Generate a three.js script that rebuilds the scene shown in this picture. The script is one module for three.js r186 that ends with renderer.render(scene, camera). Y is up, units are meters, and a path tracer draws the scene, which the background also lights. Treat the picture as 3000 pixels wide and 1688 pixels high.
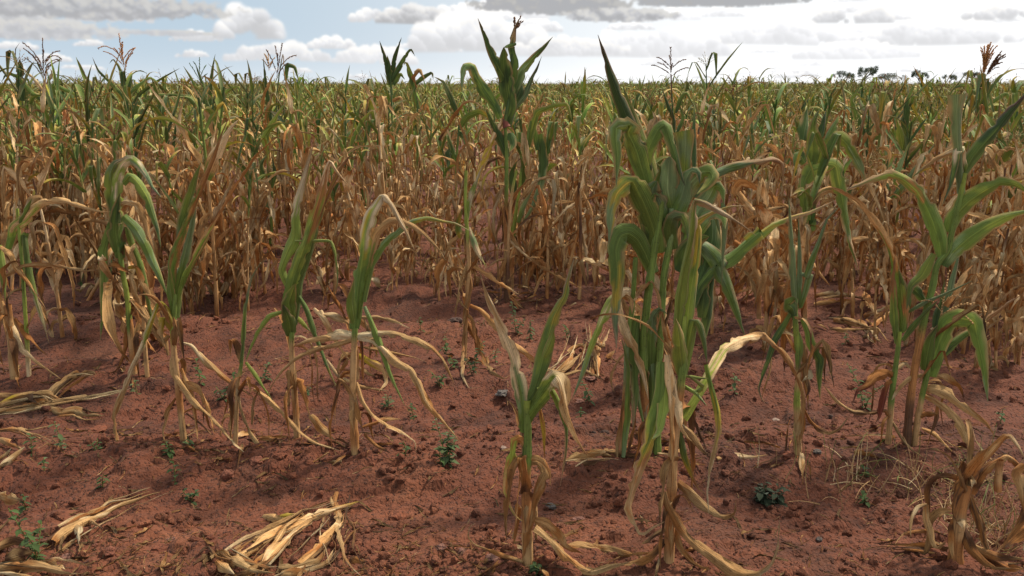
import * as THREE from 'three';
import { mergeGeometries } from 'three/addons/utils/BufferGeometryUtils.js';
import { ImprovedNoise } from 'three/addons/math/ImprovedNoise.js';

// ---------------------------------------------------------------- camera, sky, sun, exposure
const scene = new THREE.Scene();
const EYE = 1.4, FOV = 36, PITCH = THREE.MathUtils.degToRad(12.95);
const camera = new THREE.PerspectiveCamera(FOV, 16 / 9, 0.05, 6000);
camera.position.set(0, EYE, 0);
camera.rotation.x = -PITCH;
scene.add(camera);
const renderer = new THREE.WebGLRenderer({ antialias: true });
renderer.toneMapping = THREE.LinearToneMapping;
renderer.toneMappingExposure = 1.06;
renderer.shadowMap.enabled = true;

const sun = new THREE.DirectionalLight(0xfff0da, 4.6);
sun.position.set(60, 95, -42);            // veiled by cloud, ahead and to the right
sun.castShadow = true;
sun.shadow.radius = 11;
Object.assign(sun.shadow.camera, { left: -20, right: 20, top: 20, bottom: -20, near: 1, far: 300 });
scene.add(sun, sun.target);

// ---------------------------------------------------------------- small tools
function rng(seed) { let a = seed | 0; return () => { a = (a + 0x6d2b79f5) | 0; let t = Math.imul(a ^ (a >>> 15), 1 | a); t = (t + Math.imul(t ^ (t >>> 7), 61 | t)) ^ t; return ((t ^ (t >>> 14)) >>> 0) / 4294967296; }; }
const R0 = rng(4711);
const rand = (a, b, r = R0) => a + (b - a) * r();
const perlin = new ImprovedNoise();
const N3 = (x, y, z = 0.37) => perlin.noise(x + 31.7, y + 57.3, z + 11.1);
const fbm = (x, y, o = 4, z = 0.37) => { let s = 0, a = 1, n = 0; for (let i = 0; i < o; i++) { s += a * N3(x, y, z + i * 7.3); n += a; a *= 0.5; x *= 2.03; y *= 2.03; } return s / n; };
const { clamp, lerp, smoothstep } = THREE.MathUtils;
const V = (x, y, z) => new THREE.Vector3(x, y, z);
const used = {};
const numbered = (n) => { const k = used[n] = (used[n] ?? -1) + 1; return k ? n + '_' + String(k).padStart(3, '0') : n; };

// photograph pixel (3000 x 1688) -> ray, point at a depth, point on the ground
const TH = Math.tan(THREE.MathUtils.degToRad(FOV / 2));
function ray(px, py) {
  const X = (px / 1500 - 1) * TH * 16 / 9, Y = (1 - py / 844) * TH, c = Math.cos(PITCH), s = Math.sin(PITCH);
  return V(X, Y * c - s, -Y * s - c);
}
const at = (px, py, depth) => { const d = ray(px, py); return d.multiplyScalar(depth / -d.z).add(camera.position); };

// ---------------------------------------------------------------- the lie of the land
function groundSmooth(x, z) {
  const far = Math.max(0, -z - 30);
  return 0.036 * fbm(x * 0.55, z * 0.55, 2) + 0.018 * fbm(x * 1.9 + 5, z * 1.9, 2) + 0.03 * Math.cos((z + 2.37) * 2 * Math.PI / 0.87 + 0.7 * fbm(x * 0.8, z * 0.4, 2)) * clamp(1 - far / 10, 0, 1);
}
function onGround(px, py, lift = 0) {
  const d = ray(px, py);
  let h = 0, p = V(0, 0, 0);
  for (let i = 0; i < 12; i++) { const t = (h + lift - EYE) / d.y; p = d.clone().multiplyScalar(t).add(camera.position); h = groundSmooth(p.x, p.z); }
  return p;
}

// ---------------------------------------------------------------- the sky: broken cumulus, thin blue at the left, bright veil at the right
{
  const W = 4096, H = 2048, data = new Float32Array(W * H * 4), sunDir = sun.position.clone().normalize();
  const clouds = [];
  const F = 0.5 * 2576 / (TH * 16 / 9);
  const puff = (x, y, rx, ry, top, base, rough = 0.5) => { // display pixels of the photograph -> azimuth and height
    const d = ray(x * 3000 / 2576, y * 3000 / 2576).normalize(), el = Math.asin(d.y), az = Math.atan2(d.x, -d.z);
    clouds.push({ az, el, rx: rx / F, ry: ry / F, top, base, rough });
  };
  const heaps = [], rs = rng(2024);
  const heap = (az, base, w, h, light, dark, alpha = 0.97) => {
    const puffs = [], n = Math.max(6, Math.round(5 + 5 * w / h));
    for (let i = 0; i < n; i++) { const t = (i + rs()) / n * 2 - 1, up = Math.pow(1 - t * t, 0.6), cr = h * (0.34 + 0.3 * rs()) * (0.45 + 0.55 * up); puffs.push([az + t * w * 0.92, base + h * up * (0.1 + 0.5 * rs()), cr]); if (up > 0.5) puffs.push([az + t * w * 0.7, base + h * up * (0.35 + 0.3 * rs()), cr * 0.8]); }
    heaps.push({ az, base, w: w * 1.15, h, light, dark, a: alpha, puffs, f: 0.55 / h, s: rs() * 80 });
  };
  const heapAt = (x, y, rx, ry, light, dark) => { const d = ray(x * 3000 / 2576, (y + ry * 0.75) * 3000 / 2576).normalize(); heap(Math.atan2(d.x, -d.z), Math.asin(d.y), rx / F, ry * 1.75 / F, light, dark); };
  for (let i = 0; i < 760; i++) { // heaps of cloud all round, small and low far away
    const az = (rs() * 2 - 1) * Math.PI, e = 0.35 + 12 * Math.pow(rs(), 1.7), b = smoothstep(az, -0.4, 0.25) * (1 - smoothstep(az, 1.4, 2.2)), w = (0.45 + 0.42 * e) * (0.4 + 0.9 * rs()) * Math.PI / 180;
    if (rs() > 0.42 + 0.58 * b + (e < 2 ? 0.3 : 0)) continue;
    heap(az, e * Math.PI / 180, w, w * (0.26 + 0.2 * rs()), 1.0 + 0.2 * b, 0.66 + 0.24 * b * rs());
  }
  puff(235, 22, 300, 34, 0.62, 0.42, 0.35); puff(90, 78, 190, 26, 0.68, 0.52, 0.4); puff(420, 84, 110, 8, 0.66, 0.56, 0.4);
  puff(1390, 10, 190, 34, 0.5, 0.32, 0.4); puff(1830, 0, 230, 22, 0.38, 0.26, 0.35); puff(1570, 40, 150, 20, 0.7, 0.42, 0.4);
  heapAt(630, 58, 72, 46, 1.04, 0.58); heapAt(700, 132, 130, 26, 0.98, 0.7); heapAt(940, 140, 110, 24, 1.0, 0.74); heapAt(1040, 36, 90, 26, 0.9, 0.46); heapAt(1200, 84, 170, 56, 1.08, 0.66); heapAt(20, 38, 80, 34, 0.8, 0.52);
  heapAt(1640, 108, 200, 40, 1.1, 0.76); heapAt(1430, 118, 160, 26, 1.0, 0.72); heapAt(2085, 42, 42, 18, 1.0, 0.6); heapAt(2195, 38, 40, 24, 1.04, 0.62); heapAt(2340, 80, 170, 34, 1.12, 0.72); heapAt(2505, 32, 70, 16, 1.05, 0.64); heapAt(1950, 84, 150, 36, 1.1, 0.76); heapAt(2150, 128, 150, 22, 1.1, 0.8);
  const column = Array.from({ length: W }, (_, c) => { let az = ((c + 0.5) / W - 0.5) * 2 * Math.PI + Math.PI / 2; if (az > Math.PI) az -= 2 * Math.PI; return heaps.filter((q) => Math.abs(az - q.az) < q.w * 1.2); });
  const billow = (x, y, o, z) => { let s = 0, m = 1, n = 0; for (let i = 0; i < o; i++) { s += m * (0.55 - 1.7 * Math.abs(N3(x, y, z + i * 5.1))); n += m; m *= 0.52; x *= 2.1; y *= 2.1; } return s / n; };
  const veil = [0.93, 0.935, 0.935], blue = [0.43, 0.565, 0.685];
  const highDensity = (x, y, z) => { const k = 1 / (y + 0.06); return fbm(x * k * 0.8 + 3, z * k * 0.8, 5, 1.7) + 0.12; };
  for (let row = 0; row < H; row++) {
    const el = ((row + 0.5) / H - 0.5) * Math.PI, y = Math.sin(el), ce = Math.cos(el), deg = el * 180 / Math.PI;
    for (let col = 0; col < W; col++) {
      const o = (row * W + col) * 4; data[o + 3] = 1;
      if (deg < -0.6) { data[o] = 0.2; data[o + 1] = 0.13; data[o + 2] = 0.1; continue; }
      const lon = ((col + 0.5) / W - 0.5) * 2 * Math.PI, x = Math.cos(lon) * ce, z = Math.sin(lon) * ce;
      let az = lon + Math.PI / 2; if (az > Math.PI) az -= 2 * Math.PI;
      const cs = x * sunDir.x + y * sunDir.y + z * sunDir.z, near = smoothstep(cs, 0.25, 0.95);
      const bright = smoothstep(az, -0.38, 0.3) * (1 - smoothstep(Math.abs(az - 0.4), 1.2, 2.4));
      const v = clamp(0.1 + 0.75 * bright + 0.3 * near + 0.5 * Math.exp(-Math.max(deg, 0) / 1.3), 0, 1) * (0.92 + 0.08 * N3(az * 5, el * 9));
      const c = [0, 1, 2].map((k) => lerp(blue[k] * (1 - 0.25 * smoothstep(deg, 6, 60)), veil[k] * (1 + 0.16 * near + 0.1 * bright), v));
      const paint = (a, val, tint) => { for (let k = 0; k < 3; k++) c[k] = lerp(c[k], val * tint[k], a); };
      if (deg < 16) { // cumulus seen from the side, smaller towards the horizon
        for (const q of column[col]) {
          const fx = (az - q.az) / q.w, fy = (el - q.base) / q.h;
          if (Math.abs(fx) > 1.15 || fy < -0.35 || fy > 1.5) continue;
          let best = -9, nx = 0, ny = 0;
          const wob = 0.62 * billow(az * q.f + q.s, el * q.f + q.s, 4, q.s), low = 0.25 * N3(az * q.f * 0.35 + q.s, 1.7, q.s);
          for (const [cx, cy, cr] of q.puffs) { const ux = (az - cx) / cr, uy = (el - cy) / cr, d = 1 - Math.sqrt(ux * ux + uy * uy); if (d > best) { best = d; nx = ux; ny = uy; } }
          const d = Math.min(best + wob - 0.12, 3 * (fy + 0.12 + low * 0.6));
          const al = smoothstep(d, -0.03, 0.26) * q.a;
          if (al <= 0) continue;
          const s = clamp(0.32 + 0.34 * ny + 0.16 * nx + 0.5 * fy + 0.9 * (wob - 0.12) - 0.15 * best, 0, 1);
          paint(al, lerp(q.dark, q.light, s * s * (3 - 2 * s)), s > 0.55 ? [1.0, 0.985, 0.965] : [0.985, 0.988, 1.012]);
        }
        for (const q of clouds) {
          const dx = (az - q.az) / q.rx, dy = (el - q.el) / q.ry;
          if (dx * dx + dy * dy > 3.4) continue;
          const fs = 62, f = billow(az * fs + q.az * 90, el * fs * 1.25, 5, q.el * 50) * 1.5 + 0.5 * fbm(az * 20 + q.az * 40, el * 30, 3, q.el * 20);
          const d = 1 - (dx * dx + (dy < 0 ? 1.9 : 1) * dy * dy) + q.rough * 1.9 * (f - 0.12);
          const al = smoothstep(d, 0.05, 0.4);
          if (al <= 0) continue;
          const f2 = billow(az * fs + q.az * 90 + 0.25, el * fs * 1.25 + 0.4, 4, q.el * 50) * 1.5;
          const s = clamp(0.5 + 0.5 * dy + 0.14 * dx + (f - f2) * 0.8 - 0.22 * (d - 0.5), 0, 1);
          paint(al * 0.96, lerp(q.base, q.top, s * s * (3 - 2 * s)), s > 0.6 ? [1.0, 0.985, 0.96] : [0.98, 0.985, 1.02]);
        }
      }
      if (deg > 9) { // the same broken cloud overhead, grey underneath
        const k = smoothstep(deg, 9, 16), dn = highDensity(x, y, z), a = smoothstep(dn, 0.0, 0.22) * k;
        if (a > 0) { const core = smoothstep(dn, 0.08, 0.5); paint(a * 0.94, lerp(0.85, 0.4, core) * (1 + 0.3 * near), [0.99, 0.99, 1.0]); }
      }
      data[o] = c[0]; data[o + 1] = c[1]; data[o + 2] = c[2];
    }
  }
  const sky = new THREE.DataTexture(data, W, H, THREE.RGBAFormat, THREE.FloatType);
  sky.mapping = THREE.EquirectangularReflectionMapping; sky.magFilter = THREE.LinearFilter; sky.needsUpdate = true;
  scene.background = sky; scene.environment = sky;
}

// ---------------------------------------------------------------- textures and materials
function tex(w, h, f, repeat = true) {
  const d = new Uint8Array(w * h * 4);
  for (let y = 0; y < h; y++) for (let x = 0; x < w; x++) {
    const c = f((x + 0.5) / w, (y + 0.5) / h), o = (y * w + x) * 4;
    const rgb = typeof c === 'number' ? [c, c, c] : c;
    for (let k = 0; k < 3; k++) d[o + k] = clamp(Math.round(rgb[k] * 255), 0, 255);
    d[o + 3] = 255;
  }
  const t = new THREE.DataTexture(d, w, h, THREE.RGBAFormat);
  t.magFilter = THREE.LinearFilter; t.minFilter = THREE.LinearMipmapLinearFilter; t.needsUpdate = true;
  if (repeat) t.wrapS = t.wrapT = THREE.RepeatWrapping;
  return t;
}
const GRAD = Array.from({ length: 512 }, (_, i) => { const q = rng(i * 71 + 5)() * 6.2832; return [Math.cos(q), Math.sin(q)]; });
const lattice = (x, y, s) => { let h = Math.imul(x, 374761393) ^ Math.imul(y, 668265263) ^ Math.imul(s, 2246822519); h = Math.imul(h ^ (h >>> 13), 1274126177); return GRAD[(h ^ (h >>> 16)) & 511]; };
const wrapNoise = (u, v, fu, fv, seed, oct = 3) => { // gradient noise that repeats over the unit square
  let s = 0, a = 1, n = 0, sd = Math.round(seed * 37);
  for (let i = 0; i < oct; i++) {
    const x = u * fu, y = v * fv, ix = Math.floor(x), iy = Math.floor(y), fx = x - ix, fy = y - iy, wx = fx * fx * fx * (fx * (fx * 6 - 15) + 10), wy = fy * fy * fy * (fy * (fy * 6 - 15) + 10);
    const x0 = ((ix % fu) + fu) % fu, x1 = (x0 + 1) % fu, y0 = ((iy % fv) + fv) % fv, y1 = (y0 + 1) % fv, g00 = lattice(x0, y0, sd), g10 = lattice(x1, y0, sd), g01 = lattice(x0, y1, sd), g11 = lattice(x1, y1, sd);
    s += a * 1.5 * lerp(lerp(g00[0] * fx + g00[1] * fy, g10[0] * (fx - 1) + g10[1] * fy, wx), lerp(g01[0] * fx + g01[1] * (fy - 1), g11[0] * (fx - 1) + g11[1] * (fy - 1), wx), wy);
    n += a; a *= 0.55; fu *= 2; fv *= 2; sd += 101;
  }
  return s / n;
};
const veins = (u) => 0.5 + 0.5 * Math.cos(u * 2 * Math.PI * 15);
const greenLeafTex = tex(128, 512, (u, v) => {
  const rib = Math.exp(-Math.pow((u - 0.5) / 0.03, 2)), st = N3(u * 34, v * 2 + 3, 1.3), bl = wrapNoise(u, v, 3, 8, 2.1), spot = smoothstep(wrapNoise(u, v, 12, 60, 8.3, 2), 0.42, 0.55);
  const g = 0.58 + 0.08 * veins(u) + 0.22 * st + 0.14 * bl;
  return [(g + rib * 0.42) + 0.22 * spot, (g + rib * 0.34) + 0.06 * spot, (g + rib * 0.42)];
});
const dryLeafTex = tex(128, 512, (u, v) => {
  const rib = Math.exp(-Math.pow((u - 0.5) / 0.035, 2)), st = N3(u * 26, v * 2.2 + 3, 4.3), st2 = N3(u * 60, v * 3, 9.3), bl = wrapNoise(u, v, 3, 9, 5.1, 4);
  const spot = smoothstep(wrapNoise(u, v, 9, 44, 1.3, 3), 0.2, 0.5);
  const g = 0.72 + 0.34 * st + 0.24 * st2 + 0.26 * bl + 0.06 * veins(u) + 0.14 * rib - 0.34 * spot;
  return [g * 1.0, g * (0.97 + 0.08 * bl), g * (0.94 + 0.2 * bl)];
});
const leafBump = tex(128, 256, (u, v) => 0.5 + 0.2 * veins(u) + 0.22 * N3(u * 40, v * 3, 2.2) + 0.2 * wrapNoise(u, v, 6, 20, 3.3) - 0.35 * Math.exp(-Math.pow((u - 0.5) / 0.025, 2)));
const greenLeaf = new THREE.MeshPhysicalMaterial({ name: 'green leaf', vertexColors: true, map: greenLeafTex, bumpMap: leafBump, bumpScale: 0.004, roughness: 0.9, side: THREE.DoubleSide, transmission: 0.15, thickness: 0, specularIntensity: 0.6, clearcoat: 0.14, clearcoatRoughness: 0.45 });
const dryLeaf = new THREE.MeshPhysicalMaterial({ name: 'dry leaf', vertexColors: true, map: dryLeafTex, bumpMap: leafBump, bumpScale: 0.004, roughness: 0.95, side: THREE.DoubleSide, transmission: 0.1, thickness: 0, specularIntensity: 0.4 });
const stalkMat = new THREE.MeshStandardMaterial({ name: 'stalk', vertexColors: true, map: dryLeafTex, bumpMap: leafBump, bumpScale: 0.0015, roughness: 0.75 });
const tasselMat = new THREE.MeshStandardMaterial({ name: 'tassel', vertexColors: true, roughness: 0.85 });
const weedMat = new THREE.MeshPhysicalMaterial({ name: 'weed', vertexColors: true, roughness: 0.9, side: THREE.DoubleSide, transmission: 0.22, thickness: 0, specularIntensity: 0.5 });

// colours (linear): g leaf green, G deep green, l light yellow-green, s bluish waxy green, y yellow, t tan, o orange brown, p pale straw, b brown, r red brown
const COL = {
  g: [0.155, 0.225, 0.038], G: [0.066, 0.115, 0.026], l: [0.275, 0.34, 0.05], s: [0.21, 0.29, 0.115], y: [0.5, 0.36, 0.04],
  t: [0.53, 0.32, 0.135], o: [0.42, 0.185, 0.055], p: [0.74, 0.56, 0.32], b: [0.14, 0.066, 0.03], r: [0.2, 0.05, 0.028],
};
const isDry = (k) => 'topbr'.includes(k);
const seq = (cols, t, out = [0, 0, 0]) => {
  const n = cols.length - 1, f = clamp(t, 0, 1) * n, i = Math.min(Math.floor(f), Math.max(0, n - 1)), a = COL[cols[i]], b = COL[cols[Math.min(i + 1, n)]], w = n ? smoothstep(f - i, 0.22, 0.78) : 0;
  for (let k = 0; k < 3; k++) out[k] = lerp(a[k], b[k], w);
  return out;
};

// ---------------------------------------------------------------- a maize leaf: a curled, ruffled ribbon along a curve
function leafGeometry(pts, width, cols, o = {}) {
  const r = o.r ?? R0, curve = new THREE.CatmullRomCurve3(pts, false, 'catmullrom', 0.22), len = curve.getLength();
  const n = o.segs ?? clamp(Math.round(len / 0.0125), 14, 64), m = o.across ?? 6;
  const dry = cols.split('').filter(isDry).length / cols.length;
  const curl = (o.curl ?? lerp(0.42, 0.5, dry)) * Math.PI * lerp(0.52, 0.72, dry), ruff = o.ruff ?? lerp(0.14, 0.42, dry), crease = lerp(0.42, 0.55, dry), ph = r() * 60, tw = o.twist ?? (r() - 0.5) * lerp(0.9, 1.9, dry), a0 = o.face ?? (r() - 0.5) * 1.1;
  const pos = [], col = [], uv = [], idx = [], T = V(), S = V(), Nn = V(), Wd = V(), p = V(), c = [0, 0, 0], prev = V();
  const tone = 0.68 + 0.58 * r(), warm = (r() - 0.5) * 0.14, uo = r();
  for (let i = 0; i <= n; i++) {
    const t = i / n, s = t * len;
    curve.getPointAt(t, p); curve.getTangentAt(t, T);
    if (o.side) S.copy(o.side); else S.copy(T).cross(Nn.copy(p).sub(camera.position).normalize());
    S.addScaledVector(T, -S.dot(T));
    if (S.lengthSq() < 1e-4) S.copy(prev.lengthSq() ? prev : V(1, 0, 0)).addScaledVector(T, -prev.dot(T));
    S.normalize(); if (i && S.dot(prev) < 0 && o.side) S.negate(); prev.copy(S);
    Nn.copy(S).cross(T).normalize();
    const a = a0 + tw * t + (0.2 + 0.35 * dry) * N3(s * 7 + ph, ph, 2.2);
    Wd.copy(S).multiplyScalar(Math.cos(a)).addScaledVector(Nn, Math.sin(a));
    Nn.copy(Wd).cross(T).normalize();
    let w = o.flare ? lerp(0.45, 1, Math.pow(t, 3)) : Math.min(1, (o.base ?? 0.5) + 1.7 * t) * Math.pow(Math.max(0, 1 - Math.pow(t, o.taper ?? 1.7)), 0.85);
    w *= width * (1 - 0.1 * dry + (0.1 + 0.42 * dry) * N3(s * 11 + ph * 2, ph, 6.1));
    w = Math.max(w, width * 0.03);
    const bend = N3(s * 7 + ph, ph * 2, 8.8), th = Math.max(0.05, curl * (1 + (0.5 + 0.75 * dry) * N3(s * 6 + ph * 3, ph, 4.4)) * (o.flare ? lerp(1, 0.2, t * t * t) : 1));
    for (let j = 0; j <= m; j++) {
      const u = j / m * 2 - 1, x = Math.sin(u * th) / th, y = (1 - Math.cos(u * th)) / th, e = Math.abs(u);
      const rf = ruff * e * e * (N3(s * 16 + ph + (u > 0 ? 40 : 0), u * 1.5, ph) * 1.6 + dry * 0.8 * N3(s * 42 + ph, u * 2 + ph, 1.1)) + crease * e * (0.35 + 0.9 * bend) + dry * 0.3 * N3(s * 24 + u * 1.3 + ph, u * 2.2, ph * 3);
      const torn = 1 - lerp(0.3, 0.6, dry) * smoothstep(N3(s * 26 + ph + (u > 0 ? 9 : 0), ph, 12.5), 0.22, 0.4) * smoothstep(t, 0.1, 0.3), k = w / 2 * (e > 0.6 ? torn : 1);
      pos.push(p.x + Wd.x * x * k + Nn.x * (y + rf) * k, p.y + Wd.y * x * k + Nn.y * (y + rf) * k, p.z + Wd.z * x * k + Nn.z * (y + rf) * k);
      uv.push(j / m + 0, s / 0.5 + uo);
      seq(cols, t + (0.07 * (e * e - 0.4) + 0.17 * N3(u * 3.2 + ph, s * 4, 5.5) + 0.24 * N3(u * 11 + ph, s * 7 + ph, 2.2)) * Math.min(1, 6 * t), c);
      const edge = smoothstep(e + 0.5 * N3(s * 14 + ph, u * 3, 3.3), lerp(0.95, 0.45, t), lerp(1.3, 0.95, t)) * (1 - dry) * 0.8, q = tone * (1 + 0.16 * N3(s * 8, u * 2 + ph, 7.7)) * lerp(1.42, 1.2, dry);
      col.push(lerp(c[0], COL.t[0], edge) * q * (1 + warm), lerp(c[1], COL.t[1], edge) * q, lerp(c[2], COL.t[2], edge) * q * (1 - warm));
    }
  }
  for (let i = 0; i < n; i++) for (let j = 0; j < m; j++) { const q = i * (m + 1) + j; idx.push(q, q + 1, q + m + 1, q + 1, q + m + 2, q + m + 1); }
  return finish(pos, col, uv, idx);
}
function finish(pos, col, uv, idx) {
  const g = new THREE.BufferGeometry();
  g.setAttribute('position', new THREE.Float32BufferAttribute(pos, 3));
  g.setAttribute('color', new THREE.Float32BufferAttribute(col, 3));
  g.setAttribute('uv', new THREE.Float32BufferAttribute(uv, 2));
  g.setIndex(idx); g.computeVertexNormals();
  return g;
}
// a jointed stalk wrapped in old sheaths
function stalkGeometry(pts, r0, r1, cols, o = {}) {
  const r = o.r ?? R0, curve = new THREE.CatmullRomCurve3(pts, false, 'centripetal'), len = curve.getLength(), n = o.segs ?? clamp(Math.round(len / 0.02), 8, 60), m = o.round ?? 10;
  const fr = curve.computeFrenetFrames(n, false), pos = [], col = [], uv = [], idx = [], p = V(), c = [0, 0, 0], ph = r() * 50, gap = (o.gap ?? 0.15) / Math.max(len, 0.01);
  for (let i = 0; i <= n; i++) {
    const t = i / n; curve.getPointAt(t, p); seq(cols, t, c);
    const node = (t / gap + ph) % 1, sw = Math.exp(-Math.pow((node - 0.06) / 0.05, 2)) * 0.2, sheath = 0.14 * node, dark = 1 - 0.35 * Math.exp(-Math.pow((node - 0.02) / 0.025, 2));
    for (let j = 0; j <= m; j++) {
      const a = j / m * Math.PI * 2, R = lerp(r0, r1, t) * (1 + sw + sheath + 0.1 * N3(Math.cos(a) * 1.5 + ph, Math.sin(a) * 1.5, t * len * 5));
      const cx = Math.cos(a) * R, cy = Math.sin(a) * R, N = fr.normals[i], B = fr.binormals[i];
      pos.push(p.x + N.x * cx + B.x * cy, p.y + N.y * cx + B.y * cy, p.z + N.z * cx + B.z * cy);
      uv.push(j / m, t * len / 0.35 + ph);
      const q = 1.15 * dark * (1 + 0.25 * N3(a * 1.2, t * len * 9, ph));
      col.push(c[0] * q, c[1] * q, c[2] * q);
    }
  }
  for (let i = 0; i < n; i++) for (let j = 0; j < m; j++) { const q = i * (m + 1) + j; idx.push(q, q + 1, q + m + 1, q + 1, q + m + 2, q + m + 1); }
  return finish(pos, col, uv, idx);
}
// a tassel: a spike and arching side branches set with spikelets
function tasselGeometry(base, top, n, spread, colour, o = {}) {
  const r = o.r ?? R0, pos = [], col = [], uv = [], idx = [], up = top.clone().sub(base), L = up.length(), lite = o.lite, fat = o.fat ?? 1;
  const spik = (p, d, l, w) => { // a little four-sided husk
    const s = V(r() - 0.5, r() - 0.5, r() - 0.5).cross(d).normalize(), q = s.clone().cross(d).normalize(), k = pos.length / 3, e = 0.75 + 0.5 * r();
    for (const v of [p, p.clone().addScaledVector(d, l * 0.5).addScaledVector(s, w), p.clone().addScaledVector(d, l * 0.5).addScaledVector(s, -w * 0.5).addScaledVector(q, w * 0.87), p.clone().addScaledVector(d, l * 0.5).addScaledVector(s, -w * 0.5).addScaledVector(q, -w * 0.87), p.clone().addScaledVector(d, l)]) { pos.push(v.x, v.y, v.z); col.push(colour[0] * e, colour[1] * e, colour[2] * e); uv.push(0, 0); }
    idx.push(k, k + 1, k + 2, k, k + 2, k + 3, k, k + 3, k + 1, k + 4, k + 2, k + 1, k + 4, k + 3, k + 2, k + 4, k + 1, k + 3);
  };
  const branch = (a, d, l, droop) => {
    const steps = Math.max(4, Math.round(l / (lite ? 0.03 : 0.011))), dd = d.clone(), p = a.clone();
    for (let i = 0; i < steps; i++) {
      const st = l / steps; dd.y -= droop * st * (1 + 3 * i / steps); dd.normalize();
      spik(p, dd, st * 1.25, 0.0018 * fat);
      if (i > steps * 0.12) { const k = dd.clone().add(V(r() - 0.5, r() - 0.5, r() - 0.5).multiplyScalar(0.9)).normalize(); spik(p, k, (lite ? 0.022 : 0.013) * fat, (lite ? 0.004 : 0.0028) * fat); if (!lite) spik(p, dd.clone().add(V(r() - 0.5, r() - 0.5, r() - 0.5).multiplyScalar(0.9)).normalize(), 0.012 * fat, 0.0028 * fat); }
      p.addScaledVector(dd, st);
    }
  };
  const u = up.clone().normalize();
  branch(base, u, L, 0);
  for (let i = 0; i < n; i++) {
    const a = i * 2.4 + r(), d = u.clone().multiplyScalar(1 / spread).add(V(Math.cos(a), 0, Math.sin(a))).normalize();
    branch(base.clone().addScaledVector(up, 0.02 + 0.4 * i / n), d, L * (0.5 + 0.3 * r()), o.fat > 1 ? 0.8 + 1.6 * r() : 2.2 + 2 * r());
  }
  return finish(pos, col, uv, idx);
}

function pickOf(r, s) { return s[Math.floor(r() * s.length)]; }
// ---------------------------------------------------------------- things and their parts
function thing(name, label, category, p, group) {
  const g = new THREE.Group(); g.name = numbered(name); g.position.copy(p);
  g.userData = { label, category }; if (group) g.userData.group = group;
  scene.add(g); return g;
}
function part(name, geometry, material, parent, label) {
  const m = new THREE.Mesh(geometry, material); m.name = name; m.castShadow = m.receiveShadow = true;
  if (label) m.userData.label = label;
  parent.add(m); return m;
}
const leafMat = (cols) => cols.split('').filter(isDry).length / cols.length > 0.5 ? dryLeaf : greenLeaf;

// Enlarged windows on the photograph in which shapes were measured: left, top, magnification.
const VIEW = {
  A: [1350, 750, 1.544], B: [1700, 700, 1.4667], C: [1680, 80, 1.8117], D: [2400, 200, 2.415], E: [2400, 700, 2.07], F: [2150, 300, 2.415], G: [2200, 800, 2.413], H: [2600, 1200, 2.97],
  I: [320, 320, 1.406], J: [660, 420, 1.558], K: [900, 500, 1.61], L: [0, 420, 0.931], M: [0, 80, 1.575], N: [500, 100, 1.025], O: [1300, 30, 1.17], P: [900, 200, 1.364], Q: [1150, 500, 1.17],
  W: [0, 450, 2.574], X: [0, 1238, 3.22], U: [700, 1238, 3.22], R: [1400, 1238, 3.22], S: [2200, 1238, 3.22], Y: [0, 900, 3.22], T: [700, 900, 3.22], Z: [1400, 900, 3.22], V: [2200, 900, 3.22], a: [0, 0, 2.574], b: [1000, 0, 2.574], c: [2000, 0, 2.574], d: [0, 0, 0.8587],
};
const toSrc = (v, x, y) => [VIEW[v][0] + x / VIEW[v][2], VIEW[v][1] + y / VIEW[v][2]];
const CM = 0.01;
const plantRoots = [];
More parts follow.
